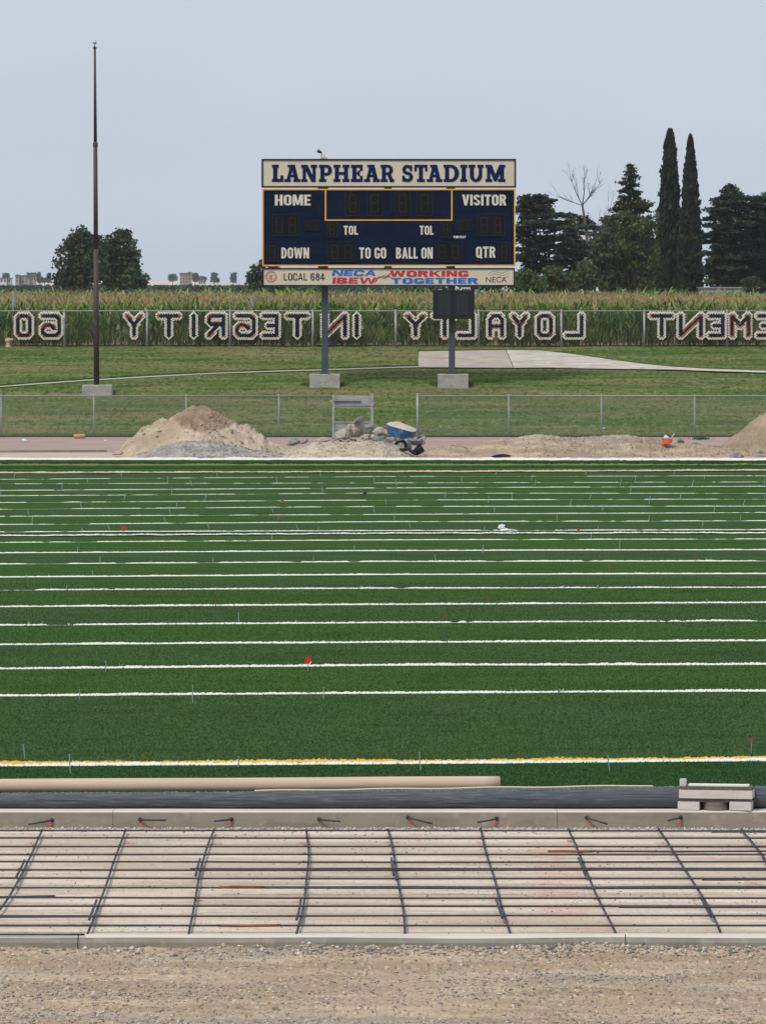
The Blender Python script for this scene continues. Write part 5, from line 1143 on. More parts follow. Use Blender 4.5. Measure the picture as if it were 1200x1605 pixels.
# slab serif title
def arc(cx_, cy, rx, ry, ix, iy, a0, a1, n=14):
    o = []; 
    for k in range(n):
        t0 = R(a0+(a1-a0)*k/n); t1 = R(a0+(a1-a0)*(k+1)/n)
        o.append([(cx_+rx*math.cos(t0), cy+ry*math.sin(t0)), (cx_+rx*math.cos(t1), cy+ry*math.sin(t1)), (cx_+ix*math.cos(t1), cy+iy*math.sin(t1)), (cx_+ix*math.cos(t0), cy+iy*math.sin(t0))])
    return o
def r4(a, b, c_, d): return [[(a, b), (c_, b), (c_, d), (a, d)]]
SLAB = {
 'L': (.67, r4(.07,.0,.32,1)+r4(0,.83,.40,1)+r4(0,0,.67,.18)+r4(.49,.1,.67,.38)),
 'A': (.94, [[(.11,.05),(.30,.05),(.52,.80),(.36,1)], [(.36,1),(.62,1),(.86,.05),(.60,.05),(.47,.62)]]+r4(.20,.84,.5,1)+r4(.25,.27,.66,.42)+r4(0,0,.38,.17)+r4(.53,0,.94,.17)),
 'N': (.94, r4(.09,0,.28,1)+r4(.67,0,.86,1)+[[(.1,1),(.38,1),(.86,.0),(.60,.0)]]+r4(0,0,.37,.17)+r4(0,.83,.32,1)+r4(.56,.83,.94,1)),
 'P': (.76, r4(.08,0,.32,1)+r4(0,0,.43,.17)+r4(0,.83,.46,1)+r4(.3,.36,.46,.53)+arc(.45,.68,.31,.32,.09,.14,-90,90)),
 'H': (.94, r4(.08,0,.32,1)+r4(.62,0,.86,1)+r4(0,0,.41,.17)+r4(0,.83,.41,1)+r4(.53,0,.94,.17)+r4(.53,.83,.94,1)+r4(.3,.41,.64,.58)),
 'E': (.68, r4(.08,0,.32,1)+r4(0,0,.68,.18)+r4(0,.82,.68,1)+r4(.3,.43,.48,.58)+r4(.52,.1,.68,.36)+r4(.52,.64,.68,.9)+r4(.41,.34,.52,.67)),
 'R': (.82, r4(.08,0,.32,1)+r4(0,0,.42,.17)+r4(0,.83,.46,1)+r4(.3,.40,.46,.56)+arc(.44,.70,.31,.30,.09,.13,-90,90)+[[(.38,.48),(.62,.48),(.78,.06),(.54,.06)]]+r4(.55,0,.82,.17)),
 'S': (.66, arc(.33,.71,.31,.29,.10,.11,20,270)+arc(.33,.295,.33,.295,.11,.12,90,-160)+r4(.46,.64,.60,.97)+r4(.02,.03,.16,.37)),
 'T': (.77, r4(.265,0,.505,1)+r4(0,.83,.77,1)+r4(0,.62,.14,.9)+r4(.63,.62,.77,.9)+r4(.15,0,.62,.17)),
 'D': (.90, r4(.08,0,.32,1)+r4(0,.83,.45,1)+r4(0,0,.45,.17)+arc(.43,.5,.47,.5,.21,.33,-90,90)),
 'I': (.40, r4(.08,0,.32,1)+r4(0,0,.40,.17)+r4(0,.83,.40,1)),
 'U': (.89, r4(.08,.35,.32,1)+r4(.60,.35,.80,1)+r4(0,.83,.40,1)+r4(.52,.83,.89,1)+arc(.44,.36,.36,.36,.12,.19,180,360)),
 'M': (1.17, r4(.09,0,.29,1)+r4(.85,0,1.09,1)+[[(.1,1),(.37,1),(.64,.32),(.50,.04)], [(.82,1),(1.08,1),(.66,.04),(.50,.04),(.55,.36)]]+r4(0,0,.39,.17)+r4(.74,0,1.17,.17)+r4(0,.83,.32,1)+r4(.85,.83,1.17,1))}
for ch, xa, xb in (('L',426.2,444.2),('A',445.6,470.6),('N',471.8,496.8),('P',499.8,520.2),('H',522.5,547.4),('E',549.8,568.2),('A',569.9,594.9),('R',596.1,617.4),('S',629.6,647),('T',649,669.5),('A',668.6,692.8),('D',694.8,719),('I',720.8,731.8),('U',733.6,757.5),('M',760.3,791.4)):
    wd, polys = SLAB[ch]; A = W(xa, 285.2, YS); B = W(xb, 258.2, YS); kx = (B.x-A.x)/wd; kz = B.z-A.z; mb = MB()
    for k, poly in enumerate(polys):
        mb.prism([(A.x+x*kx, A.z+z*kz) for x, z in poly], YS-.075-.0004*k, YS-.058)
    build('letter', mb, M['title_navy'], tpn)
# little floodlight on top
mb = MB(); cst = W(500, 238.5, YS); mb.tube([W(504.5, 239.5, YS), W(501.5, 238.3, YS), W(497.5, 236, YS)], [1.3*s, 2.2*s, 3.0*s], 12)
fl = thing('horn_speaker', W(503, 249, YS), 'small dark horn on a short bracket on top of the scoreboard, left', 'horn'); build('horn', mb, M['dark'], fl, smooth=True)
mb = MB(); mb.tube([W(503.8, 249.5, YS), W(504, 240, YS)], .022, 8); mb.tube([W(508, 249.5, YS), W(508, 242.5, YS)], .018, 8); a = W(502, 249.2, YS); b = W(513, 247, YS); mb.box(a.x, b.x, YS-.04, YS+.04, a.z, b.z)
build('bracket', mb, M['galv'], fl)
# play clock
pc = thing('play_clock', W(710, 500, YS-.35), 'black two digit play clock fixed on the right scoreboard post', 'clock')
def pbox(name, xa, ya, xb, yb, d0, d1, m, par):
    a = W(xa, yb, YS); b = W(xb, ya, YS); mb = MB(); mb.box(a.x, b.x, YS-d1, YS-d0, a.z, b.z); return build(name, mb, M[m], par)
M['clock_black'] = mat('clock_black', (.012,.014,.018), rough=.45); M['clock_face'] = mat('clock_face', (.020,.024,.034), rough=.4)
case = pbox('case', 678.3, 454.8, 743, 500, -.25, .10, 'clock_black', pc)
pbox('mount', 703, 448.7, 713, 456, -.24, .02, 'dark', pc)
for xa in (687, 715):
    f_ = pbox('digit_panel', xa, 460, xa+18.5, 494, .095, .108, 'clock_face', pc); mb = MB()
    for (p0, p1, p2, p3) in ((2,2,16,4),(2,16,16,18),(2,30,16,32),(1.5,4.5,3.5,15.5),(14.5,4.5,16.5,15.5),(1.5,18.5,3.5,29.5),(14.5,18.5,16.5,29.5)):
        a = W(xa+p0, 460+p3, YS); b = W(xa+p2, 460+p1, YS); mb.box(a.x, b.x, YS-.118, YS-.106, a.z, b.z)
    build('digit_segments', mb, M['dark'], f_)
for (cx_, cy) in ((485, 604), (533, 604), (686, 603), (735, 603)):
    mb = MB(); g_ = T(cx_, cy)
    for k in range(160):
        a = random.random()*6.28; r = random.random()**.5; x = g_.x+math.cos(a)*r*.32; y = g_.y+.1+math.sin(a)*r*.45; z = zlawn(y); h = random.uniform(.03, .12)
        mb.add([(x-.015, y, z), (x+.015, y, z), (x+random.gauss(0, .03), y, z+h)], [(0, 1, 2)])
    props(build('uncut_grass', mb, M['soil']), kind='stuff')

# ------------------------------------------------------------------ corn
def leaf_strips(base, az, L, el, droop, wid, nseg, col, tipcol=None):
    """base (n,3); arcs that rise then bend over; returns V, quads, colours"""
    n = len(base); t = np.linspace(0, 1, nseg+1)[None, :]
    ang = el[:, None]-droop[:, None]*t**1.3
    ds = (L/nseg)[:, None]; dx = np.cos(ang)*ds; dz = np.sin(ang)*ds
    rr = np.concatenate([np.zeros((n, 1)), np.cumsum(dx[:, :-1], 1)], 1); zz = np.concatenate([np.zeros((n, 1)), np.cumsum(dz[:, :-1], 1)], 1)
    cx_ = base[:, 0:1]+rr*np.cos(az)[:, None]; cy = base[:, 1:2]+rr*np.sin(az)[:, None]; cz = base[:, 2:3]+zz
    wv = wid[:, None]*.5*np.clip(np.minimum(t*5+.45, 1)*(1-t**2.2)+.03, 0, 1)
    px = -np.sin(az)[:, None]*wv; py = np.cos(az)[:, None]*wv
    V = np.stack([np.stack([cx_-px, cy-py, cz], -1), np.stack([cx_+px, cy+py, cz], -1)], 2).reshape(-1, 3)
    m = 2*(nseg+1); o = (np.arange(n)*m)[:, None]; k = np.arange(nseg)[None]*2
    Fq = np.stack([o+k, o+k+1, o+k+3, o+k+2], -1).reshape(-1, 4)
    c = np.repeat(col, m, 0)
    return V, Fq, c
class NP:
    def __init__(s): s.V = []; s.F = []; s.C = []; s.o = 0
    def add(s, V, Fq, C): s.V.append(V); s.F.append(Fq+s.o); s.C.append(C); s.o += len(V)
    def make(s, name, m, parent=None, origin=(0, 0, 0)): return npmesh(name, np.concatenate(s.V), np.concatenate(s.F), m, parent, col=np.concatenate(s.C), origin=origin)
def mixc(cs, n, j=.25):
    cs = np.array(cs); i = rng.integers(0, len(cs), n); return cs[i]*(1+rng.uniform(-j, j, (n, 1)))
corn = NP(); ZC = 2.72
greens = [(.12,.20,.042), (.165,.26,.055), (.09,.165,.04), (.23,.30,.085), (.14,.21,.07), (.29,.30,.12), (.05,.10,.025)]
tass = [(.46,.27,.17), (.52,.34,.21), (.42,.22,.15), (.50,.38,.23)]
def corn_patch(n, x0, x1, y0, y1, nl, zlo, full=True, tn=5, sc=1.0, H0=1.46, H1=1.73):
    X = rng.uniform(x0, x1, n); Y = rng.uniform(y0, y1, n); H = rng.uniform(H0, H1, n)+ (fbm(X*.25, Y*.2)-.5)*.25
    for k in range(nl):
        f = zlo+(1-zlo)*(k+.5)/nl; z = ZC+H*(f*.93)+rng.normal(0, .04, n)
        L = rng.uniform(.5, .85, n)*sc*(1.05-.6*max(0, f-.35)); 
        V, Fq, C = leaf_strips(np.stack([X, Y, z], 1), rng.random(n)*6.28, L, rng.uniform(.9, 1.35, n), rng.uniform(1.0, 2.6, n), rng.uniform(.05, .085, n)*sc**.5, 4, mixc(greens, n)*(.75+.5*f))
        corn.add(V, Fq, C)
    if full:
        V, Fq, C = leaf_strips(np.stack([X, Y, np.full(n, ZC)], 1), rng.random(n)*6.28, H*.95, np.full(n, 1.5), np.full(n, .05), np.full(n, .035), 2, mixc([(.09,.14,.05), (.12,.15,.06)], n)); corn.add(V, Fq, C)
    for k in range(tn):
        V, Fq, C = leaf_strips(np.stack([X, Y, ZC+H*.96+rng.uniform(-.04, .02, n)], 1), rng.random(n)*6.28, rng.uniform(.16, .30, n)*min(sc, 1.25)**.5, rng.uniform(1.1, 1.55, n), rng.uniform(.1, .8, n), np.full(n, .020)*sc, 2, mixc(tass, n)); corn.add(V, Fq, C)
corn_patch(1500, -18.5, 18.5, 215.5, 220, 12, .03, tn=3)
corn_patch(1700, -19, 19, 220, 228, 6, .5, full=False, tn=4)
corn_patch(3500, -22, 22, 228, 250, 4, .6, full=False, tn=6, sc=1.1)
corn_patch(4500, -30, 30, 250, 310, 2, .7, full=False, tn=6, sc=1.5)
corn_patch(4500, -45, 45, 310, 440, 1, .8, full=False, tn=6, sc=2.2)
# weeds and young leaves by the fence foot
n = 12000; X = rng.uniform(-18.5, 18.5, n); Y = rng.uniform(215.15, 216.2, n)
dens = fbm(X*.7, Y*0+2, 3); k = rng.random(n) < np.clip((dens-.25)*2.2, .15, 1); X = X[k]; Y = Y[k]; n = len(X)
V, Fq, C = leaf_strips(np.stack([X, Y, zlawn(215.4)+rng.uniform(0, .35, n)], 1), rng.random(n)*6.28, rng.uniform(.3, .75, n), rng.uniform(1.0, 1.5, n), rng.uniform(.2, 1.8, n), rng.uniform(.014, .035, n), 3, mixc([(.19,.28,.06), (.26,.33,.08), (.13,.21,.05), (.32,.33,.13), (.10,.16,.04), (.24,.18,.10)], n, .3)); corn.add(V, Fq, C)
props(corn.make('corn_field', M['col_leaf']), kind='stuff')
for (px, py0, py1, w_, lab) in ((395.5, 466, 545, .032, 'grey steel pipe standing in the corn behind the letter G of INTEGRITY'), (22.5, 456, 500, .05, 'grey pipe end sticking out of the corn at the far left')):
    Yp = 216.2; mb = MB(); a = W(px, py0, Yp); mb.tube([(a.x, Yp, 2.6), (a.x, Yp, a.z)], w_*1.6, 8); props(build('standpipe', mb, M['galv'], origin=(a.x, Yp, 2.72)), lab, 'pipe')

# ------------------------------------------------------------------ trees
def cards(Cn, size, col, flat=0.0, tall=1.0):
    n = len(Cn); a = rng.normal(size=(n, 3)); a[:, 2] *= (1-flat); a /= np.linalg.norm(a, axis=1)[:, None]+1e-9
    b = rng.normal(size=(n, 3)); b[:, 2] *= (1-flat); b -= (a*b).sum(1)[:, None]*a; b /= np.linalg.norm(b, axis=1)[:, None]+1e-9
    if tall != 1.0: b[:, 2] = np.abs(b[:, 2])+1.2; b /= np.linalg.norm(b, axis=1)[:, None]
    sz = size*rng.uniform(.6, 1.4, n)[:, None]
    P = [Cn-a*sz*.5, Cn-b*sz*.28*tall, Cn+a*sz*.5, Cn+b*sz*.6*tall]
    V = np.stack(P, 1).reshape(-1, 3); Fq = (np.arange(n)*4)[:, None]+np.arange(4)[None]
    return V, Fq, np.repeat(col, 4, 0)
def limb(mb, a, b, r0, r1, bend=.1, n=5, sides=6):
    a = Vector(a); b = Vector(b); pts = []; L = (b-a).length; o = Vector((random.gauss(0, 1), random.gauss(0, 1), random.gauss(0, .5)))*bend*L
    for k in range(n+1):
        t = k/n; pts.append(a.lerp(b, t)+o*math.sin(math.pi*t)*.6)
    mb.tube(pts, [r0+(r1-r0)*k/n for k in range(n+1)], sides, cap=False); return pts
def broadleaf(name, label, cat, D, blobs, basepx, cols, leaf=.22, dens=1.0, group=None, trunk=True, clump=.55):
    """blobs: (px, py, rx px, ry px) crown masses in photo pixels at distance D"""
    s = D/F; base = Vector(((basepx-CX)*s, D, ZC)); t = thing(name, base, label, cat, group)
    N_ = NP(); mb = MB(); tips = []
    for (px, py, rx, ry) in blobs:
        c = W(px, py, D); RX, RZ = rx*s, ry*s; RY = (RX+RZ)/2
        nc = int(max(14, 40*dens*(RX*RZ)/(clump*clump*4)))
        for q in range(nc):
            d = rng.normal(size=3); d /= np.linalg.norm(d); rad = rng.random()**.35
            cc = np.array(c)+d*np.array([RX, RY, RZ])*rad*.92
            r_ = clump*rng.uniform(.5, 1.15); m = int(34*rng.uniform(.7, 1.3)*(r_/.55)**2*(.25/leaf)**1.0)
            pp_ = rng.normal(size=(m, 3)); pp_ /= np.linalg.norm(pp_, axis=1)[:, None]; pp_ = cc+pp_*r_*(rng.random((m, 1))**.5)*np.array([1, 1, .75])
            cb_ = np.array(cols[rng.integers(0, len(cols))])*rng.uniform(.7, 1.3)
            V, Fq, C = cards(pp_, leaf, cb_[None]*rng.uniform(.75, 1.25, (m, 1))); N_.add(V, Fq, C)
            if q % 6 == 0: tips.append((Vector(cc), c))
    N_.make('crown', M['col_leaf'], t, origin=base)
    if trunk:
        h = max(tips, key=lambda a: a[0].z)[0].z-ZC
        mb.tube([base-Vector((0, 0, .2)), base+Vector((0, 0, h*.2)), base+Vector((.1, 0, h*.4))], [.22+.012*h, .2+.008*h, .16], 8)
        for tip, c in tips: limb(mb, base+Vector((0, 0, h*random.uniform(.15, .4))), tip, .06, .012, .08)
        build('trunk', mb, M['bark'], t)
    return t
def layered(name, label, D, apex, prof, cols, nbr, cat='cedar tree', leaf=.20, droop=.10, plate=.16, gaps=.0, lean=0, domed=False, baseY=ZC, dens=1.0, seed=0, xlim=None):
    """conifer with separate branch plates. prof: list of (py, left px half width, right px half width)"""
    s = D/F; base = Vector(((apex[0]-CX)*s, D, baseY)); t = thing(name, base, label, cat); top = W(apex[0]+lean, apex[1], D)
    N_ = NP(); mb = MB(); mb.tube([base-Vector((0, 0, .3)), base.lerp(top, .5), top], [.34, .2, .03], 8)
    zs = [W(0, p[0], D).z for p in prof][::-1]; lw = [p[1]*s for p in prof][::-1]; rw = [p[2]*s for p in prof][::-1]
    for k in range(nbr):
        f = (k+.5)/nbr; z = base.z+.3+(top.z-base.z-.3)*f**.95; a = k*2.399+rng.normal(0, .3)
        ca, sa = math.cos(a), math.sin(a); R0 = np.interp(z, zs, rw if ca > 0 else lw); Rf = R0*rng.uniform(.60, 1.15)
        if rng.random() < gaps: Rf *= .45
        if Rf < .12: Rf = .12
        o = base.lerp(top, (z-base.z)/(top.z-base.z)); rise = Rf*rng.uniform(-.02, .16)-droop*Rf
        tip = Vector((o.x+ca*Rf, o.y+sa*Rf*.8, z+rise)); limb(mb, o, tip, .05+.02*Rf/3, .012, .03, 4, 5)
        m = max(6, int(Rf*24*dens)); tt = .18+.82*rng.random(m)**.7; ww = (rng.random(m)-.5)*2*(.06+.34*Rf*np.sin(np.clip(tt, .15, 1)*math.pi*.97))
        bump = np.sin(tt*math.pi)*Rf*.10+tt**3*Rf*.05
        cx_ = o.x+(tip.x-o.x)*tt-sa*ww; cy = o.y+(tip.y-o.y)*tt+ca*ww; cz = z+(tip.z-z)*tt+bump+rng.normal(0, plate*.5, m)
        P0 = np.stack([cx_, cy, cz], 1); q = 7; P1 = np.repeat(P0, q, 0)+rng.normal(0, 1, (m*q, 3))*np.array([.14, .14, plate*.42])
        cb_ = np.array(cols[rng.integers(0, len(cols))])*rng.uniform(.75, 1.25)
        V, Fq, C = cards(P1, leaf, cb_[None]*rng.uniform(.6, 1.4, (len(P1), 1)), flat=.7); N_.add(V, Fq, C)
    if xlim is None: pass
    N_.make('crown', M['col_leaf'], t, origin=base); build('trunk', mb, M['bark'], t); return t
DK = [(.040,.058,.036), (.050,.070,.040), (.032,.046,.032), (.066,.078,.045)]
DK2 = [(.048,.072,.038), (.068,.090,.045), (.040,.060,.036), (.088,.098,.052)]
OL = [(.075,.098,.036), (.10,.12,.045), (.058,.080,.036), (.12,.13,.055)]
BR = [(.085,.14,.036), (.11,.165,.045), (.065,.11,.034), (.14,.18,.06)]
LF = [(.058,.088,.036), (.078,.110,.045), (.045,.070,.034), (.075,.105,.06)]
# left side
broadleaf('broadleaf_tree', 'dark green broadleaf tree, the left of the pair behind the flagpole', 'tree', 450, [(128,383,30,24),(112,408,27,26),(140,420,30,30),(102,434,18,18),(126,370,17,14),(150,392,20,24),(118,440,30,14)], 128, LF, group='broadleaf trees on the left horizon', clump=.5)
broadleaf('broadleaf_tree', 'dark green broadleaf tree, the right of the pair behind the flagpole', 'tree', 455, [(186,384,26,22),(198,404,24,26),(174,412,24,32),(202,430,22,22),(190,369,15,10),(168,396,16,22),(180,440,30,14)], 182, LF, group='broadleaf trees on the left horizon', clump=.5)
broadleaf('rounded_shrub', 'round dark shrub at the right foot of the left horizon trees', 'shrub', 440, [(222,438,18,14),(207,436,14,18)], 222, LF, trunk=False, clump=.4)
broadleaf('broadleaf_tree', 'dark tree peeking out behind the lower left corner of the scoreboard', 'tree', 430, [(404,436,17,20),(420,425,18,22),(432,445,24,14),(396,448,14,9)], 412, LF, group='broadleaf trees on the left horizon', clump=.45)
broadleaf('hedge', 'dark hedge showing below the left half of the scoreboard', 'hedge', 445, [(450,452,30,7),(490,453,28,6)], 470, LF, trunk=False, clump=.35)
broadleaf('hedge', 'dark hedge showing below the right half of the scoreboard', 'hedge', 440, [(660,452,22,9),(690,450,26,10),(735,450,24,10),(770,448,24,12)], 715, DK2, trunk=False, clump=.4)
# right side
layered('cedar_tree', 'broad flat-topped dark cedar just right of the scoreboard', 405, (838, 308), [(308,22,22),(318,30,28),(335,36,50),(350,34,80),(365,40,95),(385,42,85),(405,44,80),(430,40,62),(455,30,42)], DK, 74, gaps=.22, droop=.0, plate=.11, leaf=.22, dens=1.05)
broadleaf('cedar_tree', 'rounded cedar top rising behind the right edge of the scoreboard', 'cedar tree', 410, [(833,318,24,13),(820,332,24,12),(850,332,22,10)], 832, DK2, trunk=True, clump=.42, leaf=.2)
layered('cedar_tree', 'dark cedar with drooping branches under the bare tree', 415, (900, 335), [(335,10,22),(350,34,38),(375,38,44),(400,42,46),(430,36,40),(455,25,30)], DK, 60, gaps=.25, droop=.18, plate=.12, leaf=.2, dens=.85)
layered('conifer_tree', 'pointed sparse conifer rising above the olive green trees', 410, (987, 259), [(259,2,2),(272,10,10),(285,20,14),(300,26,26),(315,36,38),(335,52,42),(360,54,44),(400,50,44),(455,40,40)], DK2, 84, cat='conifer tree', gaps=.45, droop=-.05, plate=.12, leaf=.22, dens=.8)
broadleaf('tree_mass', 'olive green round tree in front of the pointed conifer', 'tree', 400, [(995,365,30,30),(1010,400,24,36),(975,400,30,30),(960,430,26,24),(1005,435,24,24),(1018,352,16,20),(985,345,20,14)], 990, OL, clump=.5)
broadleaf('tree_mass', 'lower dark green tree left of the olive tree, right of the bare tree', 'tree', 398, [(945,395,22,22),(930,425,24,24),(958,440,22,18),(950,372,14,14)], 945, DK2, clump=.45)
broadleaf('green_bush', 'bright green bush beside the right end of the sponsor strip', 'bush', 385, [(822,438,20,19),(842,442,18,16),(810,446,14,14)], 825, BR, trunk=False, clump=.4)
broadleaf('green_bush', 'mid green bush between the bright bush and the bare tree', 'bush', 388, [(868,436,22,21),(893,440,18,19)], 875, BR[:1]+OL, trunk=False, clump=.4)
broadleaf('green_bush', 'olive bush below the bare tree', 'bush', 386, [(917,428,18,22),(905,444,16,14),(938,446,16,12)], 917, OL, trunk=False, clump=.4)
broadleaf('tree_mass', 'soft grey green tree between the bare tree and the pointed conifer', 'tree', 412, [(950,358,16,24),(940,385,20,26),(962,345,10,14),(975,325,12,18),(998,320,12,20)], 952, DK2, clump=.38, dens=.8)
# bare tree
D = 408; s = D/F; base = Vector(((919-CX)*s, D, ZC)); bt = thing('bare_tree', base, 'leafless grey tree with thin upper branches between the cedar and the conifer', 'dead tree')
mb = MB(); fk_ = W(912, 322, D); mb.tube([base, W(921, 400, D), W(917, 350, D), fk_], [.15, .12, .09, .07], 8); build('trunk', mb, M['dead_wood'], bt)
mb = MB()
def twig(a, b, r, lv):
    pts = limb(mb, a, b, r, r*.35, .10, 5, 5)
    if lv > 0:
        for k in range(4 if lv > 1 else 3):
            q = pts[random.choice([2, 3, 4])]; d = (Vector(b)-Vector(a)); L = d.length*random.uniform(.35, .6)
            e = q+(d.normalized()+Vector((random.gauss(0, .5), random.gauss(0, .5), random.uniform(-.05, .45)))).normalized()*L; twig(q, e, r*.45, lv-1)
for (x, y, r) in ((893, 276, .055), (903, 285, .05), (915, 272, .07), (934, 292, .07), (944, 280, .05), (882, 312, .05), (870, 307, .035), (926, 300, .05)):
    twig(fk_, W(x, y, D)+Vector((0, random.uniform(-.6, .6), 0)), r*.65, 2)
for (x0_, y0_, x, y, r) in ((921, 390, 955, 340, .06), (919, 375, 962, 322, .05), (918, 400, 900, 350, .05), (921, 405, 942, 350, .06), (921, 410, 890, 380, .05)): twig(W(x0_, y0_, D), W(x, y, D), r*.6, 2)
build('branches', mb, M['dead_wood'], bt)
# cypresses
def cypress(label, D, prof, top_tips, cols):
    s = D/F; cxp = prof[-1][1]; base = Vector(((cxp-CX)*s, D, ZC)); t = thing('cypress_tree', base, label, 'cypress tree', 'pair of tall cypresses')
    N_ = NP(); ys = np.array([p[0] for p in prof]); cs = np.array([p[1] for p in prof]); hs = np.array([p[2] for p in prof])
    n = 20000; py = 458-(458-ys[0])*rng.random(n)**1.0; ctr = np.interp(py, ys, cs); hw = np.interp(py, ys, hs)
    keep = rng.random(n) < (hw/hs.max()*.8+.25); py, ctr, hw = py[keep], ctr[keep], hw[keep]; n = len(py)
    a = rng.random(n)*6.28; lump = 1+.42*(fbm(a*2.5, py*.16, 4)-.5)*2; r = hw*lump*np.clip(rng.normal(.90, .10, n), .3, 1.15)
    X = (ctr+np.cos(a)*r-CX)*s; Y = D+np.sin(a)*r*s; Z = CAMH-(py-HZ)*s
    cb_ = mixc(cols, n, .45)
    V, Fq, C = cards(np.stack([X, Y, Z], 1), .26, cb_, tall=1.7); N_.add(V, Fq, C)
    for (x, y, h) in top_tips:
        m = 220; tt = rng.random(m); P0 = np.stack([(x-CX)*s+rng.normal(0, .05, m)*(1.3-tt), D+rng.normal(0, .05, m), CAMH-(y-HZ)*s-h*s*(1-tt)], 1); V, Fq, C = cards(P0, .13, mixc(cols, m), tall=1.7); N_.add(V, Fq, C)
    N_.make('crown', M['col_leaf'], t, origin=base)
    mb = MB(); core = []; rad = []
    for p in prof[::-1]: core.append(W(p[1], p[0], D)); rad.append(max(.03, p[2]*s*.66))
    core[0].z = ZC; mb.tube(core, rad, 14); build('shade_core', mb, mat('shade_core', (.022,.028,.018)), t, smooth=True)  # solid dark core standing in for the shade inside the crown
    mb = MB(); mb.tube([base-Vector((0, 0, .2)), base+Vector((0, 0, 1.2))], .22, 8); build('trunk', mb, M['bark'], t)
cypress('taller cypress with a forked tip, left of the pair', 430, [(206,1049,1.5),(222,1049,6),(250,1049,9),(290,1048.5,12),(330,1048,15),(380,1048,18),(430,1047,22),(462,1047,23)], [(1048,203,12),(1054,209,14)], [(.030,.045,.028), (.038,.052,.030), (.045,.055,.032)])
cypress('shorter cypress with a single pointed tip, right of the pair', 428, [(216,1081,1),(235,1081,4),(270,1081,8),(310,1081,11),(340,1081,13),(380,1081,15.5),(430,1081,17),(462,1081,17.5)], [(1081,211,14)], [(.038,.046,.028), (.045,.052,.030), (.035,.042,.028)])
layered('cedar_tree', 'pointed dark cedar right of the two cypresses', 415, (1144, 290), [(290,3,3),(300,15,15),(318,30,34),(340,46,50),(360,48,56),(400,46,56),(455,40,50)], DK2[:1]+DK, 118, gaps=.12, droop=.02, plate=.11, leaf=.2, dens=1.1)
layered('cedar_tree', 'wide cedar with flat layered branches cut off by the right edge', 418, (1212, 306), [(306,22,20),(316,48,30),(330,62,50),(350,72,60),(400,74,60),(455,66,60)], DK2[:1]+DK, 112, gaps=.1, droop=.0, plate=.11, leaf=.2, dens=1.1)
broadleaf('tree_mass', 'dense dark thicket filling the space below the two right hand cedars', 'thicket', 425, [(1125,420,24,32),(1160,420,34,34),(1200,410,34,40),(1240,420,34,36),(1175,395,30,24)], 1170, DK, clump=.55)
broadleaf('tree_mass', 'dark backing trees behind the olive tree and the cypresses', 'thicket', 440, [(1000,395,36,46),(1030,420,40,36),(960,425,36,28),(1065,425,34,30)], 1010, DK, clump=.6)
broadleaf('rounded_shrub', 'round grey green shrub in front of the grey wall, far right', 'shrub', 380, [(1180,449,18,13),(1172,444,10,10),(1205,452,14,8)], 1180, [(.06,.08,.05), (.05,.07,.045)], trunk=False, clump=.35)
D = 395; a = W(1097, 475, D); b = W(1215, 451.5, D); mb = MB(); mb.box(a.x, b.x, D, D+3, ZC-.1, b.z)
gw = build('grey_shed', mb, M['grey_wall'], origin=(a.x, D, ZC)); props(gw, 'low plain grey shed wall behind the corn, right of the cypresses', 'shed')
mb = MB(); mb.box(a.x-.1, b.x+.1, D-.1, D+3.1, b.z, b.z+.06); build('roof_edge', mb, M['galv'], gw)
D = 380; a = W(720, 458, D); b = W(737, 450.5, D); vh = thing('parked_van', (a.x, D, ZC), 'small white van roof glimpsed above the corn under the scoreboard', 'van')
mb = MB(); mb.prism([(a.x-.1, a.z), (b.x, a.z), (b.x, b.z), (a.x+.15, b.z)], D, D+1.6); mb.box(a.x-.2, b.x+.4, D-.02, D+1.62, ZC+.3, a.z); build('body', mb, M['far_white'], vh)
mb = MB()
for k in range(3): x0_ = a.x+.15+k*.19; mb.box(x0_, x0_+.14, D-.03, D-.01, a.z+.08, b.z-.07)
build('side_windows', mb, M['far_dark'], vh)
for k in range(2): mb = MB(); mb.lathe((a.x+.1+k*.6, D-.03, ZC+.3), [(0,0),(.3,0),(.3,.2),(0,.2)], 12, axis='y'); build('wheel', mb, M['rubber'], vh)

# ------------------------------------------------------------------ far horizon on the left
hr = NP()
n = 26000; X = rng.uniform(-62, 8, n); Y = 860+rng.random(n)*10; Z = rng.uniform(2.7, 4.98, n)+ (fbm(X*.25, X*0)-.5)*.25
V, Fq, C = cards(np.stack([X, Y, Z], 1), .5, mixc([(.06,.075,.075), (.07,.085,.075), (.075,.075,.065)], n)); hr.add(V, Fq, C)
props(hr.make('orchard_row', M['col_leaf']), kind='stuff')
def bank_z(X, Y):
    px = X/Y*F+CX
    z = np.interp(px, [-600,-100,0,40,75,100,230,255,300,360,400,440,600], [3,3.5,4.6,4.8,7.2,7.0,7.6,7.4,7.2,6.4,5.6,4.5,3])
    e = np.clip((Y-2380)/50, 0, 1)*np.clip((2640-Y)/60, 0, 1); return 2.5+(z-2.5)*e*(1+.12*(fbm(X*.05, Y*.05)-.5))
props(grid('sand_bank', np.arange(-330, 60, 3.0), np.arange(2370, 2660, 9.), bank_z, M['sand_hill']), kind='structure')
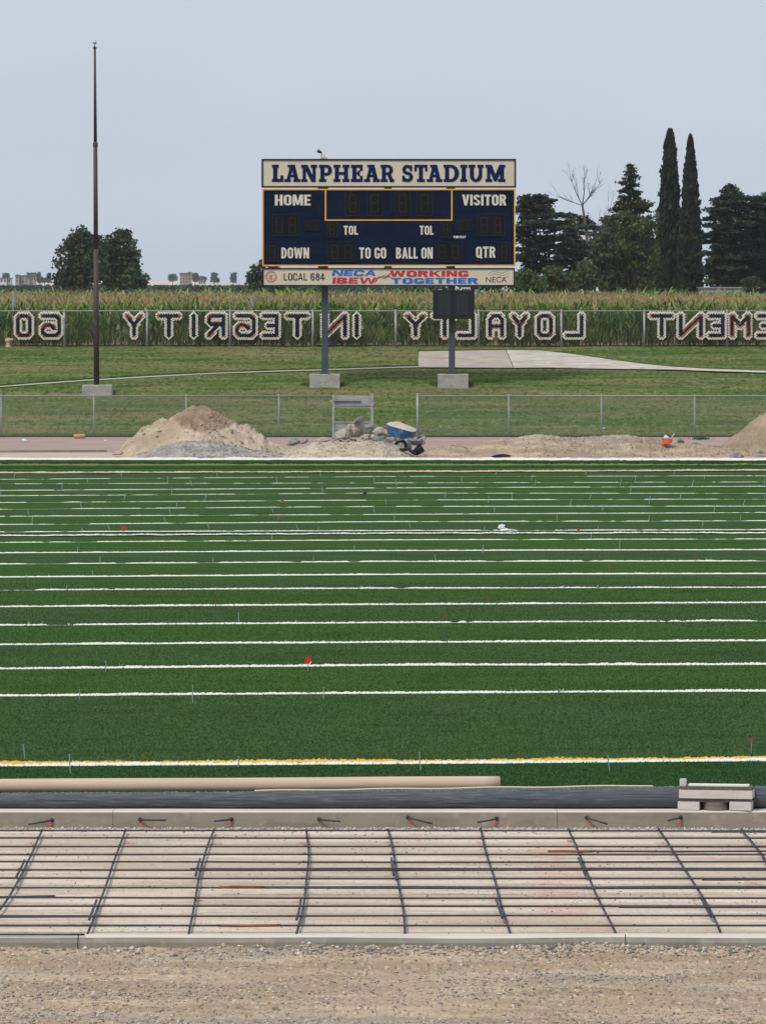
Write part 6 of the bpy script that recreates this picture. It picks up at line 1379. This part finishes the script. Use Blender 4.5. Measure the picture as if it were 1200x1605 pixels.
def far_house(px0, px1, ytop, ybot, D, label, storeys=2, cols=4, m='far_wall', roof='flat'):
    s = D/F; a = W(px0, ybot, D); b = W(px1, ytop, D); t = thing('farm_building', (a.x, D, a.z-3), label, 'building')
    mb = MB(); mb.box(a.x, b.x, D, D+6, a.z-3, b.z); build('wall', mb, M[m], t)
    mb = MB()
    if roof == 'gable': mx_ = (a.x+b.x)/2; mb.prism([(a.x-.4, b.z), (b.x+.4, b.z), (mx_, b.z+(b.x-a.x)*.28)], D-.4, D+6.4)
    else: mb.box(a.x-.3, b.x+.3, D-.3, D+6.3, b.z, b.z+.35)
    build('roof', mb, M['far_roof'], t)
    w_ = (b.x-a.x)/cols; h_ = (b.z-a.z)/storeys
    for i in range(cols):
        for j in range(storeys): mb = MB(); mb.box(a.x+w_*(i+.25), a.x+w_*(i+.72), D-.08, D-.02, a.z+h_*(j+.25), a.z+h_*(j+.8)); build('window', mb, M['far_dark'], t)
far_house(25, 44, 432.5, 443, 2360, 'tan two storey ruin with rows of dark openings on the far left horizon', 3, 4)
far_house(24.5, 30, 431.5, 443, 2355, 'narrow gabled tower at the left end of the tan ruin', 2, 1, roof='gable')
far_house(46, 56, 432, 441, 2365, 'brown roofed block right of the tan ruin on the far horizon', 1, 3, roof='gable')
far_house(0, 11, 436.5, 444, 2350, 'small whitish building at the extreme left of the horizon', 1, 2, 'far_white')
far_house(13, 18, 437, 444, 2352, 'little white shed between the whitish building and the tan ruin', 1, 1, 'far_white')
far_house(282, 295, 429, 444.5, 2350, 'reddish brown stacked building on the sand bank left of the scoreboard', 3, 3)
far_house(294, 300, 427.5, 440, 2360, 'taller pale block behind the reddish brown building', 2, 1, roof='gable')
far_house(311, 322, 440, 446, 2350, 'low pale shed on the sand bank right of the reddish brown building', 1, 3, 'far_white', 'gable')
FT = [(8,434,3,5,'small dark tree at the extreme left horizon'),(12.5,434,2,5,'thin palm beside the leftmost horizon tree'),(51,431,7,3.5,'flat dark tree crown over the brown roofed block'),(62,431,1.6,4,'lone palm head right of the brown roofed block'),(64,437,5,3,'low bushes under the lone palm head'),(77,434,2.5,5.5,'narrow tree near the left edge of the big trees'),(70,438,6,2.5,'low scrub left of the narrow tree'),
 (271,433.5,5.5,4,'round grey tree on the sand bank left of the reddish building'),(306,433,4.5,5,'leaning tree right of the reddish building'),(335.5,433.5,4,5.5,'dark tree in the middle of the bare sand bank'),(341,437,2.5,2.5,'low bush beside the dark tree on the sand bank'),(366,433.5,4,6,'upright tree on the sand bank nearest the scoreboard'),(318,435,5,2.5,'grey bush above the low pale shed')]
for (px, py, rx, ry, lab) in FT:
    D = 2400; s = D/F; py += 1.5; rx *= 1.15; ry *= 1.25; c = W(px, py, D); t = thing('distant_tree', (c.x, D, c.z-6), lab, 'tree', 'small trees on the far horizon'); N_ = NP()
    m = int(130*rx*ry/12)+60; P0 = np.array(c)+np.clip(rng.normal(0, .5, (m, 3)), -1, 1)*np.array([rx*s, rx*s, ry*s]); V, Fq, C = cards(P0, .85, mixc([(.075,.085,.075), (.09,.095,.08), (.06,.07,.065)], m)); N_.add(V, Fq, C); N_.make('crown', M['col_leaf'], t, origin=(c.x, D, c.z-6))
    mb = MB(); mb.tube([(c.x, D, c.z-ry*s-4), (c.x, D, c.z)], .14, 6); build('trunk', mb, M['bark'], t)
far_h = []
print('objects', len(bpy.data.objects), 'tris', sum(len(o.data.polygons) for o in bpy.data.objects if o.type == 'MESH'))

# ------------------------------------------------------------------ haze
mb = MB(); mb.box(-1600, 1600, -80, 2760, -1.7, 17.0)
hm = bpy.data.materials.new('haze_air'); hm.use_nodes = True; hn = hm.node_tree; hn.nodes.clear()
ho = hn.nodes.new('ShaderNodeOutputMaterial'); hv = hn.nodes.new('ShaderNodeVolumePrincipled')
hv.inputs['Color'].default_value = (.90, .94, 1, 1); hv.inputs['Density'].default_value = .00009; hv.inputs['Anisotropy'].default_value = .2
hn.links.new(hv.outputs[0], ho.inputs['Volume'])
props(build('haze', mb, hm), kind='stuff')
